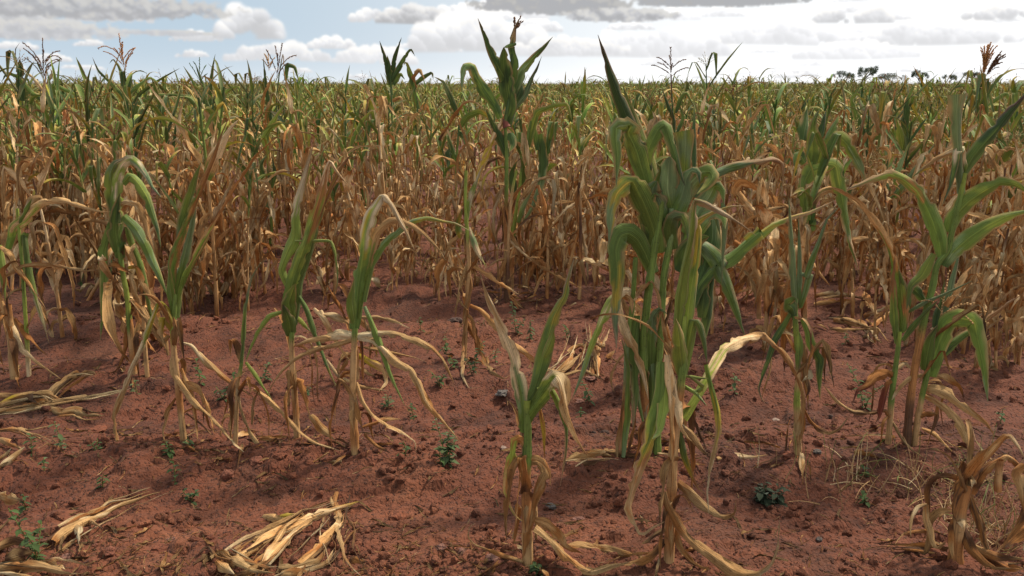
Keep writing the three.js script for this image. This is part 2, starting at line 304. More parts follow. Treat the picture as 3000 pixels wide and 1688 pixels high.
// One plant (or heap of leaves) from measured strokes. Line: kind, width in cm, colours along it, options, points. Options: f curl, a facing in degrees, z how far the tip comes forward in cm, T twist.
function specimen(name, label, category, base, text, o = {}) {
  const [v0, bx, by] = base, r = rng(o.seed ?? Math.round(bx * 7 + by * 13)), root = onGround(...toSrc(v0, bx, by)), depth0 = -root.z;
  const g = thing(name, label, category, root, o.group);
  if (!o.flat) plantRoots.push([root.x, root.z]);
  const lines = text.trim().split('\n').map((l) => l.trim()).filter(Boolean);
  const stems = [];
  const anyGreen = lines.some((l) => l[0] === 'L' && leafMat(l.split(' ')[2]) === greenLeaf);
  for (const line of lines) {
    const [head, body] = line.split(':'), [kind, wtxt, cols, ...opts] = head.trim().split(/\s+/);
    const opt = {}; for (const q of opts) opt[q[0]] = parseFloat(q.slice(1));
    const zEnd = opt.z ?? (kind === 'L' ? (r() - 0.5) * 24 : 0);
    let view = v0; const raw = body.trim().split(/\s+/), pts = [];
    raw.forEach((q, i) => {
      if (VIEW[q[0]]) { view = q[0]; q = q.slice(1); }
      const [x, y, dz] = q.split(','), s = toSrc(view, +x, +y), t = i / Math.max(1, raw.length - 1);
      const along = dz === undefined ? zEnd * Math.pow(t, 1.2) : +dz || 0;
      let p = dz === 'g' || o.flat ? onGround(s[0], s[1], (o.lift ?? (o.flat ? 2.8 : 1.2)) * CM + (o.flat ? along * CM : 0)) : at(s[0], s[1], depth0 - along * CM);
      const foot = kind === 'S' && i === 0 && p.y < groundSmooth(p.x, p.z) + 0.2;
      if (!o.flat && p.y < groundSmooth(p.x, p.z) + 0.012 && !foot) p = onGround(s[0], s[1], 0.014);
      if (foot) p.y = Math.min(p.y, groundSmooth(p.x, p.z) - 0.01);
      pts.push(p.sub(root));
    });
    camera.position.sub(root);
    const dryish = kind === 'L' && leafMat(cols) === dryLeaf, w = parseFloat(wtxt) * CM * (kind === 'L' && !opt.F ? (o.flat ? 1 : dryish ? 0.86 : o.wide ?? 0.96) : 1);
    if (kind === 'L') {
      const dry = leafMat(cols) === dryLeaf;
      part('leaf', leafGeometry(pts, w, o.flat ? cols.replace('p', 'o') : cols, { r, curl: opt.f, face: opt.a === undefined ? undefined : opt.a * Math.PI / 180, twist: opt.T, flare: !!opt.F, base: opt.b, taper: opt.p, side: o.flat ? undefined : undefined, ruff: o.flat ? 0.3 : undefined }), leafMat(cols), g, anyGreen && dry && category === 'maize plant' ? 'dry tan leaf' : undefined);
    } else if (kind === 'S' && (stems.length === 0 || pts[0].y < 0.1) && stems.push([pts[0], pts[pts.length - 1]]) < 0) ;
    if (kind === 'S') part('stalk', stalkGeometry(pts, w, (opt.e ?? parseFloat(wtxt) * 0.7) * CM, cols, { r }), stalkMat, g);
    else if (kind === 'T') part('tassel', tasselGeometry(pts[0], pts[1], parseFloat(wtxt), opt.s ?? 0.8, seq(cols, 0.5, [0, 0, 0]), { r, fat: opt.f ?? 1 }), tasselMat, g);
    else if (kind === 'E') part('ear', stalkGeometry(pts, w, w * 0.35, cols, { r, gap: 9 }), stalkMat, g);
    if (o.flat && kind === 'L' && pts.length > 3) for (let k = 0; k < 4; k++) { // torn strips beside each leaf
      const off = V((r() - 0.5) * 0.11, 0, (r() - 0.5) * 0.09), q = pts.slice(k % 2).map((p, i) => p.clone().add(off).add(V((r() - 0.5) * 0.02, (r() - 0.5) * 0.006, (r() - 0.5) * 0.02)));
      part('leaf_strip', leafGeometry(q, w * (0.12 + 0.3 * r()), ['tbt', 'ptp', 'oto', 'tpt', 'bob'][Math.floor(r() * 5)], { r, ruff: 0.4 }), dryLeaf, g);
    }
    camera.position.add(root);
  }
  if (!o.flat && depth0 < 7.5) for (let k = 0; k < 6; k++) { // shrivelled leaves still hanging from the lower joints
    const s = stems[k % stems.length], hTop = Math.min(s[1].y, 0.62), y = lerp(0.1, hTop, (k + r()) / 6), t = y / Math.max(s[1].y, 0.05), q = growLeaf(r, y, r() * 6.28, 0.16 + 0.26 * r(), pickOf(r, ['hang', 'hang', 'kink', 'arc', 'hang']), 0.022 + 0.03 * r(), pickOf(r, ['toot', 'ottb', 'ptto', 'otob', 'tbot', 'oboo']), false);
    q.g.translate(lerp(s[0].x, s[1].x, t), 0, lerp(s[0].z, s[1].z, t)); part('leaf', q.g, dryLeaf, g);
  }
  if (!o.flat && depth0 < 7) for (let k = 0; k < 6; k++) { // trodden leaf bits round the foot
    const q = r() * 6.28, L = 0.07 + 0.12 * r(), d = 0.03 + 0.07 * r(), x0 = Math.cos(q) * d, z0 = Math.sin(q) * d, q2 = q + (r() - 0.5) * 2;
    const pts = [0, 0.35, 0.7, 1].map((t) => { const x = x0 + Math.cos(q2) * L * t, z = z0 + Math.sin(q2) * L * t; return V(x, groundSmooth(root.x + x, root.z + z) + 0.012 + 0.02 * r() * (1 - t) - root.y, z); });
    part('leaf', leafGeometry(pts, 0.014 + 0.02 * r(), ['obt', 'bob', 'tob', 'otb', 'bbo', 'pto'][k], { r, side: V(-Math.sin(q2), 0, Math.cos(q2)), segs: 12, across: 4 }), dryLeaf, g);
  }
  return g;
}
// ---------------------------------------------------------------- the ground: one sheet of red soil to the horizon
const soilTex = tex(1024, 1024, (u, v) => {
  const a = wrapNoise(u, v, 5, 5, 3.1, 4), b = wrapNoise(u, v, 26, 26, 7.7, 3), c = wrapNoise(u, v, 150, 150, 1.9, 3), d = wrapNoise(u, v, 64, 64, 12.2, 3);
  const crumb = smoothstep(d + 0.35 * a, 0.24, 0.4), sand = smoothstep(a + 0.5 * b, 0.02, 0.4), grain = smoothstep(c, 0.34, 0.5), g = 0.74 + 0.14 * a + 0.16 * b + 0.3 * c - 0.34 * crumb + 0.24 * grain;
  return [g * (1 + 0.04 * sand), g * (0.97 + 0.14 * sand + 0.12 * grain), g * (0.95 + 0.18 * sand + 0.2 * grain)];
});
const soilBump = tex(1024, 1024, (u, v) => {
  const b = wrapNoise(u, v, 22, 22, 2.7, 4), c = wrapNoise(u, v, 120, 120, 5.9, 3), d = wrapNoise(u, v, 64, 64, 12.2, 3), s = wrapNoise(u, v, 30, 30, 4.4, 2);
  return 0.45 + 0.3 * b + 0.22 * c + 0.28 * smoothstep(d, 0.15, 0.4) + 0.1 * (1 - Math.abs(s) * 3);
});
const soilMat = new THREE.MeshStandardMaterial({ name: 'red soil', vertexColors: true, map: soilTex, bumpMap: soilBump, bumpScale: 0.017, roughness: 0.97 });
const SOIL = [0.158, 0.0465, 0.0195];
function soilColour(x, z, out = []) {
  const a = fbm(x * 0.7 + 9, z * 0.7, 3), b = fbm(x * 3.1, z * 3.1 + 4, 3), c = fbm(x * 9, z * 9, 2, 3.3), pale = smoothstep(a + 0.5 * b, 0.0, 0.34), dark = smoothstep(-a * 0.8 + b * 0.9 + 0.4 * c, 0.1, 0.36);
  const g = (1 + 0.24 * b + 0.2 * c) * (1 - 0.42 * dark);
  out[0] = SOIL[0] * g * (1 + 0.2 * pale); out[1] = SOIL[1] * g * (1 + 0.32 * pale); out[2] = SOIL[2] * g * (1 + 0.36 * pale);
  return out;
}
function groundDetail(x, z) { // clods, crusts and pits near the camera
  const d = Math.hypot(x, z), k = 1 - smoothstep(d, 9, 16);
  if (k <= 0) return 0;
  const b = fbm(x * 5.5 + 3, z * 5.5, 3), c = fbm(x * 17, z * 17 + 8, 3, 5.1), lump = smoothstep(fbm(x * 7 + 40, z * 7, 2, 8.8), 0.12, 0.42), crust = smoothstep(fbm(x * 3 + 20, z * 3, 3, 2.2), 0.1, 0.18);
  const pit = smoothstep(fbm(x * 11 + 70, z * 11, 2, 3.9), 0.15, 0.4), crack = Math.max(0, 1 - Math.abs(fbm(x * 2.6, z * 2.6 + 30, 3, 9.1)) * 40) * smoothstep(fbm(x * 0.9, z * 0.9, 2, 6), -0.1, 0.2);
  return k * (0.022 * b + 0.010 * c + 0.014 * lump + 0.022 * crust - 0.008 * pit - 0.012 * crack + 0.006 * (1 - Math.abs(N3(x * 28, z * 28, 4)) * 2) + 0.005 * N3(x * 55, z * 55, 7));
}
{
  const steps = (from, to, h, growA, growB, endA, endB) => {
    const a = [], s = []; for (let v = from; v <= to; v += h) a.push(v);
    for (let v = from, d = h; v > endA;) { d *= growA; v -= d; s.unshift(v); }
    for (let v = a[a.length - 1], d = h; v < endB;) { d *= growB; v += d; a.push(v); }
    return [...s, ...a];
  };
  const xs = steps(-1.5, 1.5, 0.01, 1.06, 1.06, -3200, 3200), zs = steps(-3.3, -2.05, 0.009, 1.019, 1.15, -3400, 600);
  const pos = [], col = [], uv = [], idx = [], c = [];
  for (const z of zs) for (const x of xs) {
    pos.push(x, groundSmooth(x, z) + groundDetail(x, z), z); uv.push(x / 1.1, z / 1.1);
    soilColour(x, z, c);
    const d = Math.hypot(x, z), field = smoothstep(d, 60, 160);
    col.push(lerp(c[0], 0.12, field), lerp(c[1], 0.1, field), lerp(c[2], 0.05, field));
  }
  const nx = xs.length;
  for (let i = 0; i < zs.length - 1; i++) for (let j = 0; j < nx - 1; j++) { const q = i * nx + j; idx.push(q, q + nx, q + 1, q + 1, q + nx, q + nx + 1); }
  const g = new THREE.Mesh(finish(pos, col, uv, idx), soilMat);
  g.name = 'ground'; g.userData = { kind: 'structure', label: 'bare crusted red-brown soil of the drought-struck field' }; g.receiveShadow = true;
  scene.add(g);
}
// ---------------------------------------------------------------- the plants that can be told apart
specimen('maize_plant', 'short front maize plant with two tan-tipped leaves pointing up in a V', 'maize plant', ['A', 305, 1398], `
S 1.5 ttoog e1.25: 305,1398 298,1200 296,1000 300,900
S 1.3 gggl e0.9: 300,905 303,800 300,700 300,650
L 6.5 ggspppptp f.4 a5 z4 T.3: 278,800 280,700 265,600 235,470 205,380 150,260 115,180 88,85
L 6 gglglyltp f.5 a-10 z-6: 300,660 330,610 352,540 375,450 400,350 425,270 470,180 490,90 512,10
L 3.5 lll f.3 a20 z2: 372,460 392,420 410,370 420,310
L 8 gggglpptotto f.35 a12 z12: 275,790 300,720 350,650 400,580 432,538 455,570 470,650 485,720 530,830 578,912
L 5 ptt f.3 a0 z8: 430,540 468,560 482,640 478,700
L 3 llgtp f.6 z-6: 345,600 400,590 430,640 450,690 480,780 475,900 450,1040
L 2.4 oyo f.5 z-4: 358,680 375,790 380,922
L 4.6 tollotlt f.5 a15 z6: 300,865 270,830 245,838 235,930 215,1000 210,1070 230,1140 260,1188 285,1200
L 5.5 tttootoo f.35 a10 z7: 305,935 345,930 378,960 385,990 355,1050 332,1120 315,1200 300,1260
L 3 ttot f.5 z4: 300,932 325,915 370,930 400,980 405,1040
L 4.5 toot f.4 z5: 332,1150 300,1240 285,1330 275,1392
L 5 oto f.4 z3: 290,940 300,1050 295,1160 290,1250
L 5.5 ttotoo f.35 z10: 330,1195 380,1215 440,1262 470,1312 500,1330 560,1350
L 6 ttottt f.35 z12: 335,1230 400,1280 470,1350 540,1410 600,1428 690,1400 765,1385
L 5.5 ottb f.3: 470,1322,g 540,1310,g 620,1330,g 705,1345,g
L 3.6 toottp f.5 z3: 280,1388 230,1370 190,1360 120,1332 62,1310 30,1270 40,1222 66,1210`);

specimen('maize_plant', 'half-withered front maize plant with long tan leaves hanging before the big green clump', 'maize plant', ['B', 380, 1395], `
S 1.5 toottog e1.1: 380,1395 385,1250 393,1080 400,900 415,780 430,640 440,560
S 1.2 ggl e0.7: 438,570 440,450 447,330
L 6 ggllllltptt f.75 a15 z8: 440,600 425,480 413,380 420,250 445,120 475,0 C640,922 700,930 760,965 830,1005 900,1050 972,1108
L 5.2 glllgyytt f.75 a-10 z2: 445,560 455,420 465,300 480,200 495,100 505,20 C662,1060 648,1045 690,1015 760,975 830,952 908,948
L 6.5 glll f.55 a0 z9: 440,590 430,500 424,420 410,342
L 4.6 llgg f.6 z3: 448,570 465,450 488,350 510,370 530,440 546,540
L 3.6 lgyttpp f.55 z8: 544,540 565,640 590,740 595,830 575,920 555,1000 545,1090 553,1182
L 6 llpppttotttt f.45 a15: 440,770,0 500,680,-4 560,570,-10 620,475,-20 700,430,-35 780,418,-48 G100,465,-52 200,540,-55 270,640,-58 335,760,-62 370,880,-65 365,1050,-70 362,1200,-74 378,1288,-76
L 1.6 llg f.6 z4: 450,590 500,597 552,600
L 1.8 lll f.5 z6: 452,640 490,655 528,640 505,618 455,580
L 1.6 lg f.6 z7: 450,630 500,665 546,720
L 5 pppttotto f.55 a0 z7: 372,498 376,600 385,700 390,800 400,900 396,1000 394,1085
L 4 ppptt f.5 z9: 398,590 415,700 430,800 455,850 480,870
L 4 pttb f.5 z5: 430,800 480,860 520,910 556,940
L 6.5 gggglyotottt f.5 a15 z12: 352,530 350,640 335,740 310,850 270,950 235,1050 213,1150 235,1220 262,1268 310,1240 362,1215
L 5 lllg f.4 z9: 368,620 358,740 335,830 310,860
L 4 ggyot f.6 z3: 425,830 440,930 470,1010 500,1070 537,1096
L 6 ottttot f.3 z6: 420,1045 470,1080 520,1120 570,1160 612,1190 660,1175 668,1118
L 6 totttttppp f.4 a5: 358,1088,4 375,1150,5 400,1190,6 440,1250,7 500,1310,9 570,1360,12 640,1410,14 700,1440,15 770,1430,16 820,1390,17 845,1320,18 856,1208,20
L 5 otott f.4 z12: 400,1250 430,1330 480,1390 560,1430 650,1452
L 5.5 oto f.5 z3: 372,1090 385,1180 392,1280 388,1370
L 5 bott f.35 z8: 372,1290 320,1340 270,1370 200,1390 110,1400 0,1440
L 3 tbt f.5 z5: 372,1240 300,1290 262,1312
L 5.5 otot f.3: 20,1320,g 90,1338,g 160,1352,g 240,1370,g 330,1362,g`);

specimen('maize_plant', 'biggest green maize clump, with broad waxy leaves and one long spike against the clouds', 'maize plant', ['B', 290, 925], `
S 1.7 togggg e1.2: 290,925 278,700 272,500 285,300 C430,1180 450,1050 470,900
S 1.5 ggggs e1: 330,925 335,600 350,300 360,150 C520,1100 520,960
S 1.1 tosgg e0.8: 180,940 195,650 205,430 222,300 238,80
L 7 gGGGGGGb f.6 a10 z6: C420,880 370,700 300,520 240,370 190,230 155,110 130,40
L 7.5 gglglg f.45 a-10 z-6: C440,900 400,720 350,580 300,430 262,318
L 9 ggglgsggs f.4 a8 z8: C405,900 370,780 330,650 290,560 308,520 270,522 228,532 226,600 235,700 230,842
L 11 gggggglyss f.35 a8 z14: C450,1200 420,1060 370,930 315,822 280,832 230,885 200,990 188,1150
L 9 ggggggyyssp f.4 a5 z16: C425,1310 380,1200 340,1130 292,1095 250,1110 225,1180 232,1300 222,1440 B150,330 155,470
L 6 llggggGG f.45 a20 z5: C385,740 400,640 450,540 488,518 510,580 540,680 570,780 592,842
L 9 gsss f.35 a0 z6 p4: C520,960 500,860 505,760 512,685
L 9 gssg f.3 a10 z4 p4: C470,1020 440,950 418,870 445,815
L 9.5 glsl f.3 a-5 F1 z2: C590,840 590,720 595,620 592,548
L 10 ggssggll f.4 a0 z10: C530,1020 570,920 620,830 680,770 728,768 738,800 700,850 655,885
L 5 sssgsttott f.6 a15 z-10: C640,900 700,810 760,775 830,745 920,722 1000,712 F270,405 335,430 350,520 378,605
L 7 ggslg f.4 a5 z10: C530,1180 512,1080 530,1010 575,1000 600,1060 606,1120
L 8 gsgsgggg f.5 a10 z2: C625,1170 690,1160 750,1220 790,1290 B590,110 640,230 680,340 707,416
L 7 GGggggllyltttt f.5 a12 z-6: B480,290 515,200 575,125 650,75 C930,1135 1000,1080 F90,1000 180,930 280,860 400,810 550,770 720,690
L 2.6 GGg f.7 a10 z-5: C640,770 638,600 640,440 642,405
L 3 sssg f.7 z6: C790,930 800,1050 792,1200 785,1372
L 2.6 ssg f.7 z2: C750,960 765,1040 780,1110
L 3 sGs f.7 z-4: C745,790 740,900 732,970
L 6 gggt f.5 z6: B250,330 235,480 240,640 225,820
L 6 ggsg f.5 z-3: B320,400 330,560 345,700 340,860
L 5 sggt f.6 z4: B300,480 310,650 300,800 308,920
L 9 gssgg f.35 a0 z8: C600,1100 660,980 720,900 750,840 790,860 800,940
L 9 GgssG f.35 a10 z6: C500,1100 540,980 575,900 600,800 625,760 660,770 670,830
L 8 GGgg f.4 a-5 z3: C480,1060 470,930 462,820 470,760 440,720
L 9 ggsg f.35 a15 z8: C590,1150 640,1060 700,1000 760,980 800,1010 805,1070
L 8 Gggl f.4 a0 z5 p4: C560,1300 600,1200 660,1130 720,1110
L 8 GggG f.4 a10 z4: C430,1150 400,1050 395,950 430,880 465,900
L 11 GGGGG f.3 a-5 z-12 p4: C640,1410 690,1280 735,1130 735,1010 690,950
L 8 gGGg f.4 z-8 p4: C600,1200 640,1080 650,990 640,930
L 5 gGGGG f.6 z-6: B530,425 548,330 560,230 575,140 600,50
L 6.5 gGgg f.5 z-4: B520,340 530,240 520,140 510,40
L 7 gggssg f.4 a0 z9: B300,570 303,430 312,335 340,300 372,322
L 5 pplllsst f.5 z6: B238,238 190,222 130,270 90,350 50,450 10,570 -40,700
L 6 ppptttpp f.45 a10 z8: B165,258 172,330 200,410 240,490 270,580 292,690
L 6 ott f.4 z4: B178,248 212,268 222,325
L 4 sgggg f.7 z6: B185,940 200,760 205,560 178,425
L 3 ssgg f.7 z8: B212,535 240,650 265,760 287,850
L 3.5 tot f.5 z4: B160,940 175,780 192,650
L 3 bob f.5 z2: B205,920 235,800 240,740
L 7 oott f.3 z-6: B330,560 340,480 345,440 362,415
L 5 toob f.4 z-8: B238,368 258,450 265,540 262,640
L 5 pppt f.4 z4: B270,650 275,760 297,812
L 3 bb f.5 z-4: B470,720 500,800 540,900 562,940
L 5 tbt f.4: B100,910,g 180,930,g 260,940,g 380,935,g
L 4 tpt f.4: B590,945,g 660,930,g 740,935,g 805,928,g
L 4 tbo f.4: B0,950,g 70,925,g 150,935,g`, { seed: 12, wide: 1.02 });

specimen('maize_plant', 'three-stalked dark green maize with wide arching leaves and rust-red leaves at its feet', 'maize plant', ['E', 545, 1250], `
S 1.2 tttgggl e0.8: 410,1330 425,1150 440,950 460,800 480,650 487,560
S 1.5 bbooggggl e0.85: 530,1250 545,1050 570,850 600,680 640,480 690,280 720,150 D905,1300 940,1150 1000,900 1030,740
S 1.2 tttgggg e0.8: 575,1265 600,1080 625,950 650,840 670,720 692,560
L 5 gglooo f.55 z3: 470,640 455,500 450,350 455,200 462,88
L 5.5 gggggottttotg f.5 a12 z10: 502,570 482,350 450,170 D500,1300 450,1180 400,1100 330,1000 260,930 170,880 90,850 20,870 -50,960
L 3 gsss f.8 z8: 530,445 640,380 740,340 850,290 932,253
L 4 gggg f.7 z6: 502,615 560,540 640,450 722,372
L 5.5 llgg f.5 z4: 695,90 625,220 557,290 530,430
L 4 ggg f.6 z3: 540,420 542,370 510,280 480,180
L 6.5 goll f.5 z2: 505,560 510,460 500,330 488,200
L 5.5 ooorb f.4 a10 z12: 460,845 420,818 350,840 290,890 235,920 200,1000
L 5 orrb f.4 z8: 450,850 410,880 390,980 370,1080 338,1122
L 3.4 obtt f.5 z14: 430,1095 400,1042 300,1060 200,1050 110,990 20,880
L 3 tttt f.5 z6: 425,1090 460,1140 500,1210 560,1280 642,1332
L 8.5 ggggggollttb f.4 a15 z8: D862,1345 850,1230 800,1080 740,950 680,860 600,790 500,750 400,780 300,820 195,855
L 9 ggglgglg f.42 a-12 z6: D915,1160 960,1050 1050,950 1150,880 1280,812 1400,830 1510,910
L 9 Gsgggllg f.45 a-10 z9: D880,1400 950,1300 1060,1200 1180,1120 1300,1060 1400,1030 1520,995
L 8 gggGGbb f.55 a-8 z2: D1025,740 1080,640 1160,540 1250,440 1350,310 1440,210 1510,140
L 7 ssssss f.7 a0 F1 z4: D1003,890 992,750 985,600 976,450 974,300 980,185
L 5.5 ssspgGGb f.45 z3: D1012,890 1000,700 1012,575 965,568 950,700 920,840 868,975
L 3 gpt f.4 z2: D1030,740 1022,640 1035,568
L 3.5 gptttsg f.5 z-4: D1000,590 960,570 900,600 830,630 740,700 655,775
L 10 ggggglggggss f.4 a5 z11: 672,835 700,710 730,620 780,520 830,482 885,486 938,500 960,600 990,740 1010,880 1022,985
L 5 gGggoooo f.5 a-10 z-4: 650,805 700,740 780,670 870,600 960,540 1060,460 1150,390 1245,328
L 7 otttttoo f.42 a10 z14: 635,905 700,908 780,940 860,1010 940,1070 1010,1120 1062,1195
L 6 otttttoo f.42 z12: 620,940 700,980 780,1040 850,1130 890,1210 920,1300 945,1365
L 4.6 ttob f.45 z-4: 680,830 760,850 840,900 885,990
L 4.6 tttp f.45 z3: 642,830 560,850 480,920 440,980
L 4 obo f.5 z4: 715,985 702,1090 652,1262
L 3 ttto f.5 z8: 620,1150 700,1190 760,1250 822,1302
L 4 GGgg f.7 z-3: 690,570 710,450 740,380 762,245
L 4 ssss f.75 z-8: 755,500 775,400 805,250 832,150 855,50
L 6 oto f.4 z-10: 770,410 820,320 880,220 930,160
L 4 tpp f.4 z-6: 480,790 520,760 570,800
L 7 gggG f.4 z4: 640,800 655,700 680,600 720,520
L 6 gGgg f.45 z-4: 560,290 600,330 640,380 640,430
L 5 tob f.3: 210,1300,g 300,1310,g 370,1330,g
L 4 tot f.4 z8: 590,1080 660,1070 720,1060
T 5 ptl s.9: 735,470 790,190
T 4 ptt s.9: 790,440 1010,440`, { seed: 5, wide: 0.95 });

specimen('maize_plant', 'withered brown maize plant bent over like an arch in the bottom corner', 'maize plant', ['H', 590, 1345], `
S 2.1 ootoo e1.3: 590,1345 600,1150 625,950 660,800 705,650
L 5 bobob f.4 z4: 700,680 640,640 600,760 575,900 600,970
L 7 obotopt f.55 a10 z6: 660,720 760,520 880,400 1020,248 1062,240 1130,320 1200,440
L 6.5 obototo f.5 a5 z-4: 720,730 800,580 900,470 1040,400 1110,440 1200,540 1240,640
L 6 booo f.5 z7: 620,660 700,520 800,400 885,325
L 4 tobobottob f.5 a10 z8: 700,700 760,880 810,1000 850,1150 900,1260 960,1330 1100,1342 1200,1330
L 5 bboott f.4 z14: 640,1000 690,1120 740,1230 840,1330 940,1390 1090,1382
L 4.5 tboot f.5 z6: 1240,700 1165,950 1080,1080 1000,1180 925,1255
L 3 tptt f.5 z10: 345,820 270,850 230,920 205,1020 205,1115
L 4.4 otttto f.45 z10: 340,830 345,930 380,1030 400,1150 430,1205 510,1150
L 2 boot f.5 z12: 520,1110 400,1060 250,1060 150,1080 90,1140 66,1172
L 4 ptp f.4 z6: 690,690 720,600 760,620 730,690
L 6 oboto f.55 z5: 590,960 575,1080 570,1220 580,1330
L 4 tpt f.4 z7: 590,945 640,975 655,1050
L 5 oob f.4 z3: 1240,1030 1110,1130 1020,1205
S 1 oto e.8: 960,710 968,560 985,440
L 5 tobt f.4 z16: 730,1190 860,1250 1000,1290 1188,1300
L 5 tbot f.3 z18: 760,1260 900,1300 1050,1370 1200,1390
L 5 oto f.4 z4: 1200,480 1130,560 1170,720 1188,900`, { seed: 9 });

specimen('maize_plant', 'thin upright maize plant with rolled blue-green leaves right of the big green clump', 'maize plant', ['G', 335, 1288], `
S 1.25 tttltglg e0.85: 335,1288 330,1100 325,900 335,700 325,500 310,300
L 4.4 gssssss f.85 z2: 320,310 310,150 300,0 F418,1100 405,900 395,740 384,665
L 3.6 gsssg f.85 z-2: 345,250 330,100 F455,1300 460,1150 460,950 455,800
L 4.4 gssggsss f.8 z4: 345,240 380,120 405,0 F500,1250 540,1130 600,990 660,830 752,728
L 6 Gggg f.4 z6: 315,315 295,250 258,222 312,178 328,225
L 4.4 ggGGgGbt f.6 z6: 285,285 230,390 170,500 120,640 75,760 60,820 75,880 102,922
L 5 ggggGGggt f.55 z4: 365,330 400,410 420,500 460,570 485,620 480,720 485,840 490,905
L 7 oooob f.4 z-10: 300,60 265,200 240,420 232,580 240,695
L 6 tottot f.45 z5: 325,945 335,1010 328,1110 310,1200 305,1275
L 5 totbr f.4 z6: 370,505 390,640 402,740 412,830 382,890
L 5.5 ppt f.3 z6: 372,695 400,720 355,772
L 3.6 oobttpt f.5 z8: 385,970 420,1040 480,1100 550,1130 610,1110 650,1070 692,1010
L 2 bo f.5: 250,1260 265,1080 282,1020
L 3 tot f.5 z3: 342,970 352,1100 342,1210
L 3.5 llt f.6 z2: 330,420 350,560 345,680
L 3 tob f.5 z4: 360,640 400,880 410,1000`, { seed: 21 });

specimen('maize_plant', 'maize plant with leaves slanting up right and one long tan leaf hanging down', 'maize plant', ['I', 308, 1370], `
S 1.2 ttotty e1: 308,1370 295,1250 280,1120 266,1000 263,910
S 1.1 lgg e0.7: 263,925 268,840 275,760
L 7 gggogooot f.55 a10 z6: 265,870 253,760 260,640 300,520 340,420 390,300 430,200 470,90 492,38
L 6 gggssss f.55 z-4: 275,860 280,740 310,600 330,520 350,400 332,325
L 4.6 gggltoooooo f.6 z4: 280,810 310,700 360,600 420,490 480,390 540,290 600,200 660,140 702,100
L 4.5 ggg f.6 z5: 262,810 248,710 245,635
L 6 sgll f.55 z2: 292,560 320,420 350,300 378,218
L 7 gtppp f.35 z-4: 400,290 430,210 460,150 500,80 535,42
L 5 yylppttottt f.6 z8: 268,885 240,825 207,793 180,860 140,970 90,1080 45,1190 22,1270 30,1350 45,1400 55,1452
L 6 yyyo f.5 z5: 272,925 255,870 228,805
L 4.6 ppttott f.5 z4: 285,958 340,975 400,1040 470,1100 540,1150 610,1195
L 5 tttttp f.5 z10: 262,1020 272,1090 320,1160 380,1230 440,1290 500,1360 565,1422
L 3.6 ototo f.5 z4: 298,1068 322,1130 350,1220 362,1300 366,1392
L 3 oto f.5 z5: 275,1190 240,1250 222,1330 230,1395
L 2 bbt f.5 z8: 318,1250 380,1300 432,1352
L 4 ttot f.5 z-4: 245,1015 228,950 190,900 148,848
L 4 tttt f.5 z-6: 250,935 220,960 180,900 120,830 78,778
L 4.6 tyto f.45 z4: 250,900 225,860 215,930 240,1000`, { seed: 31 });

specimen('maize_plant', 'maize plant with swollen lime-green leaf base and brown upright leaves', 'maize plant', ['J', 328, 1370], `
S 1.15 ttotttg e0.95: 328,1370 320,1200 308,1050 303,930 303,860
L 8 gggglglooptt f.5 a12 z6: 300,870 283,760 310,620 350,500 390,380 430,250 460,120 480,80 512,130 562,192
L 6 gggggyooo f.55 a-8 z2: 322,830 340,640 380,500 420,360 470,230 530,110 592,28
L 6 lllllpptt f.45 z-3: 282,660 252,580 280,500 312,430 315,330 340,220 370,110 402,5
L 7 ggG f.35 z8: 300,880 290,810 262,735
L 3.6 ggggggyt f.65 z4: 330,690 370,760 400,850 440,960 480,1060 522,1142
L 1.8 lllllgt f.6 z5: 318,445 400,445 480,445 500,500 512,580 510,650 488,702
L 3 lllll f.6 z4: 268,768 200,790 150,860 115,940 92,1000
L 5 oot f.4 z5: 298,1105 340,1088 362,1160 388,1255
L 6 tottt f.4 z10: 383,1245 430,1310 490,1350 535,1382
L 4 ttttttp f.45 z12: 130,1120 200,1170 270,1240 340,1320 420,1372 525,1402
L 3 lls f.6 z-4: 320,790 360,830 392,862
L 8 lgl f.4 z9: 312,830 290,730 320,640
L 3.5 tot f.5 z3: 310,1000 325,1100 322,1240`, { seed: 41 });

specimen('maize_plant', 'spindly maize shoot with thin pale green stem and a tan leaf curving to soil', 'maize plant', ['J', 45, 1375], `
S 0.9 ttttg e0.6: 45,1375 52,1200 60,1080 75,1000
L 2.8 lgglsspp f.7 z4: 72,1060 85,900 95,750 120,620 160,550 203,528
L 3 pptt f.5 z-3: 202,530 190,620 150,680 118,735
L 2.6 lllg f.6 z4: 92,1000 140,1070 190,1140 222,1182
L 3.8 pttttttp f.55 z12: 58,1075 70,1200 110,1310 170,1390 250,1432 340,1440 425,1450
L 4 tto f.5 z4: 120,1285 128,1180 152,1125
L 3 oto f.5 z5: 50,1180 20,1280 30,1370`, { seed: 51 });

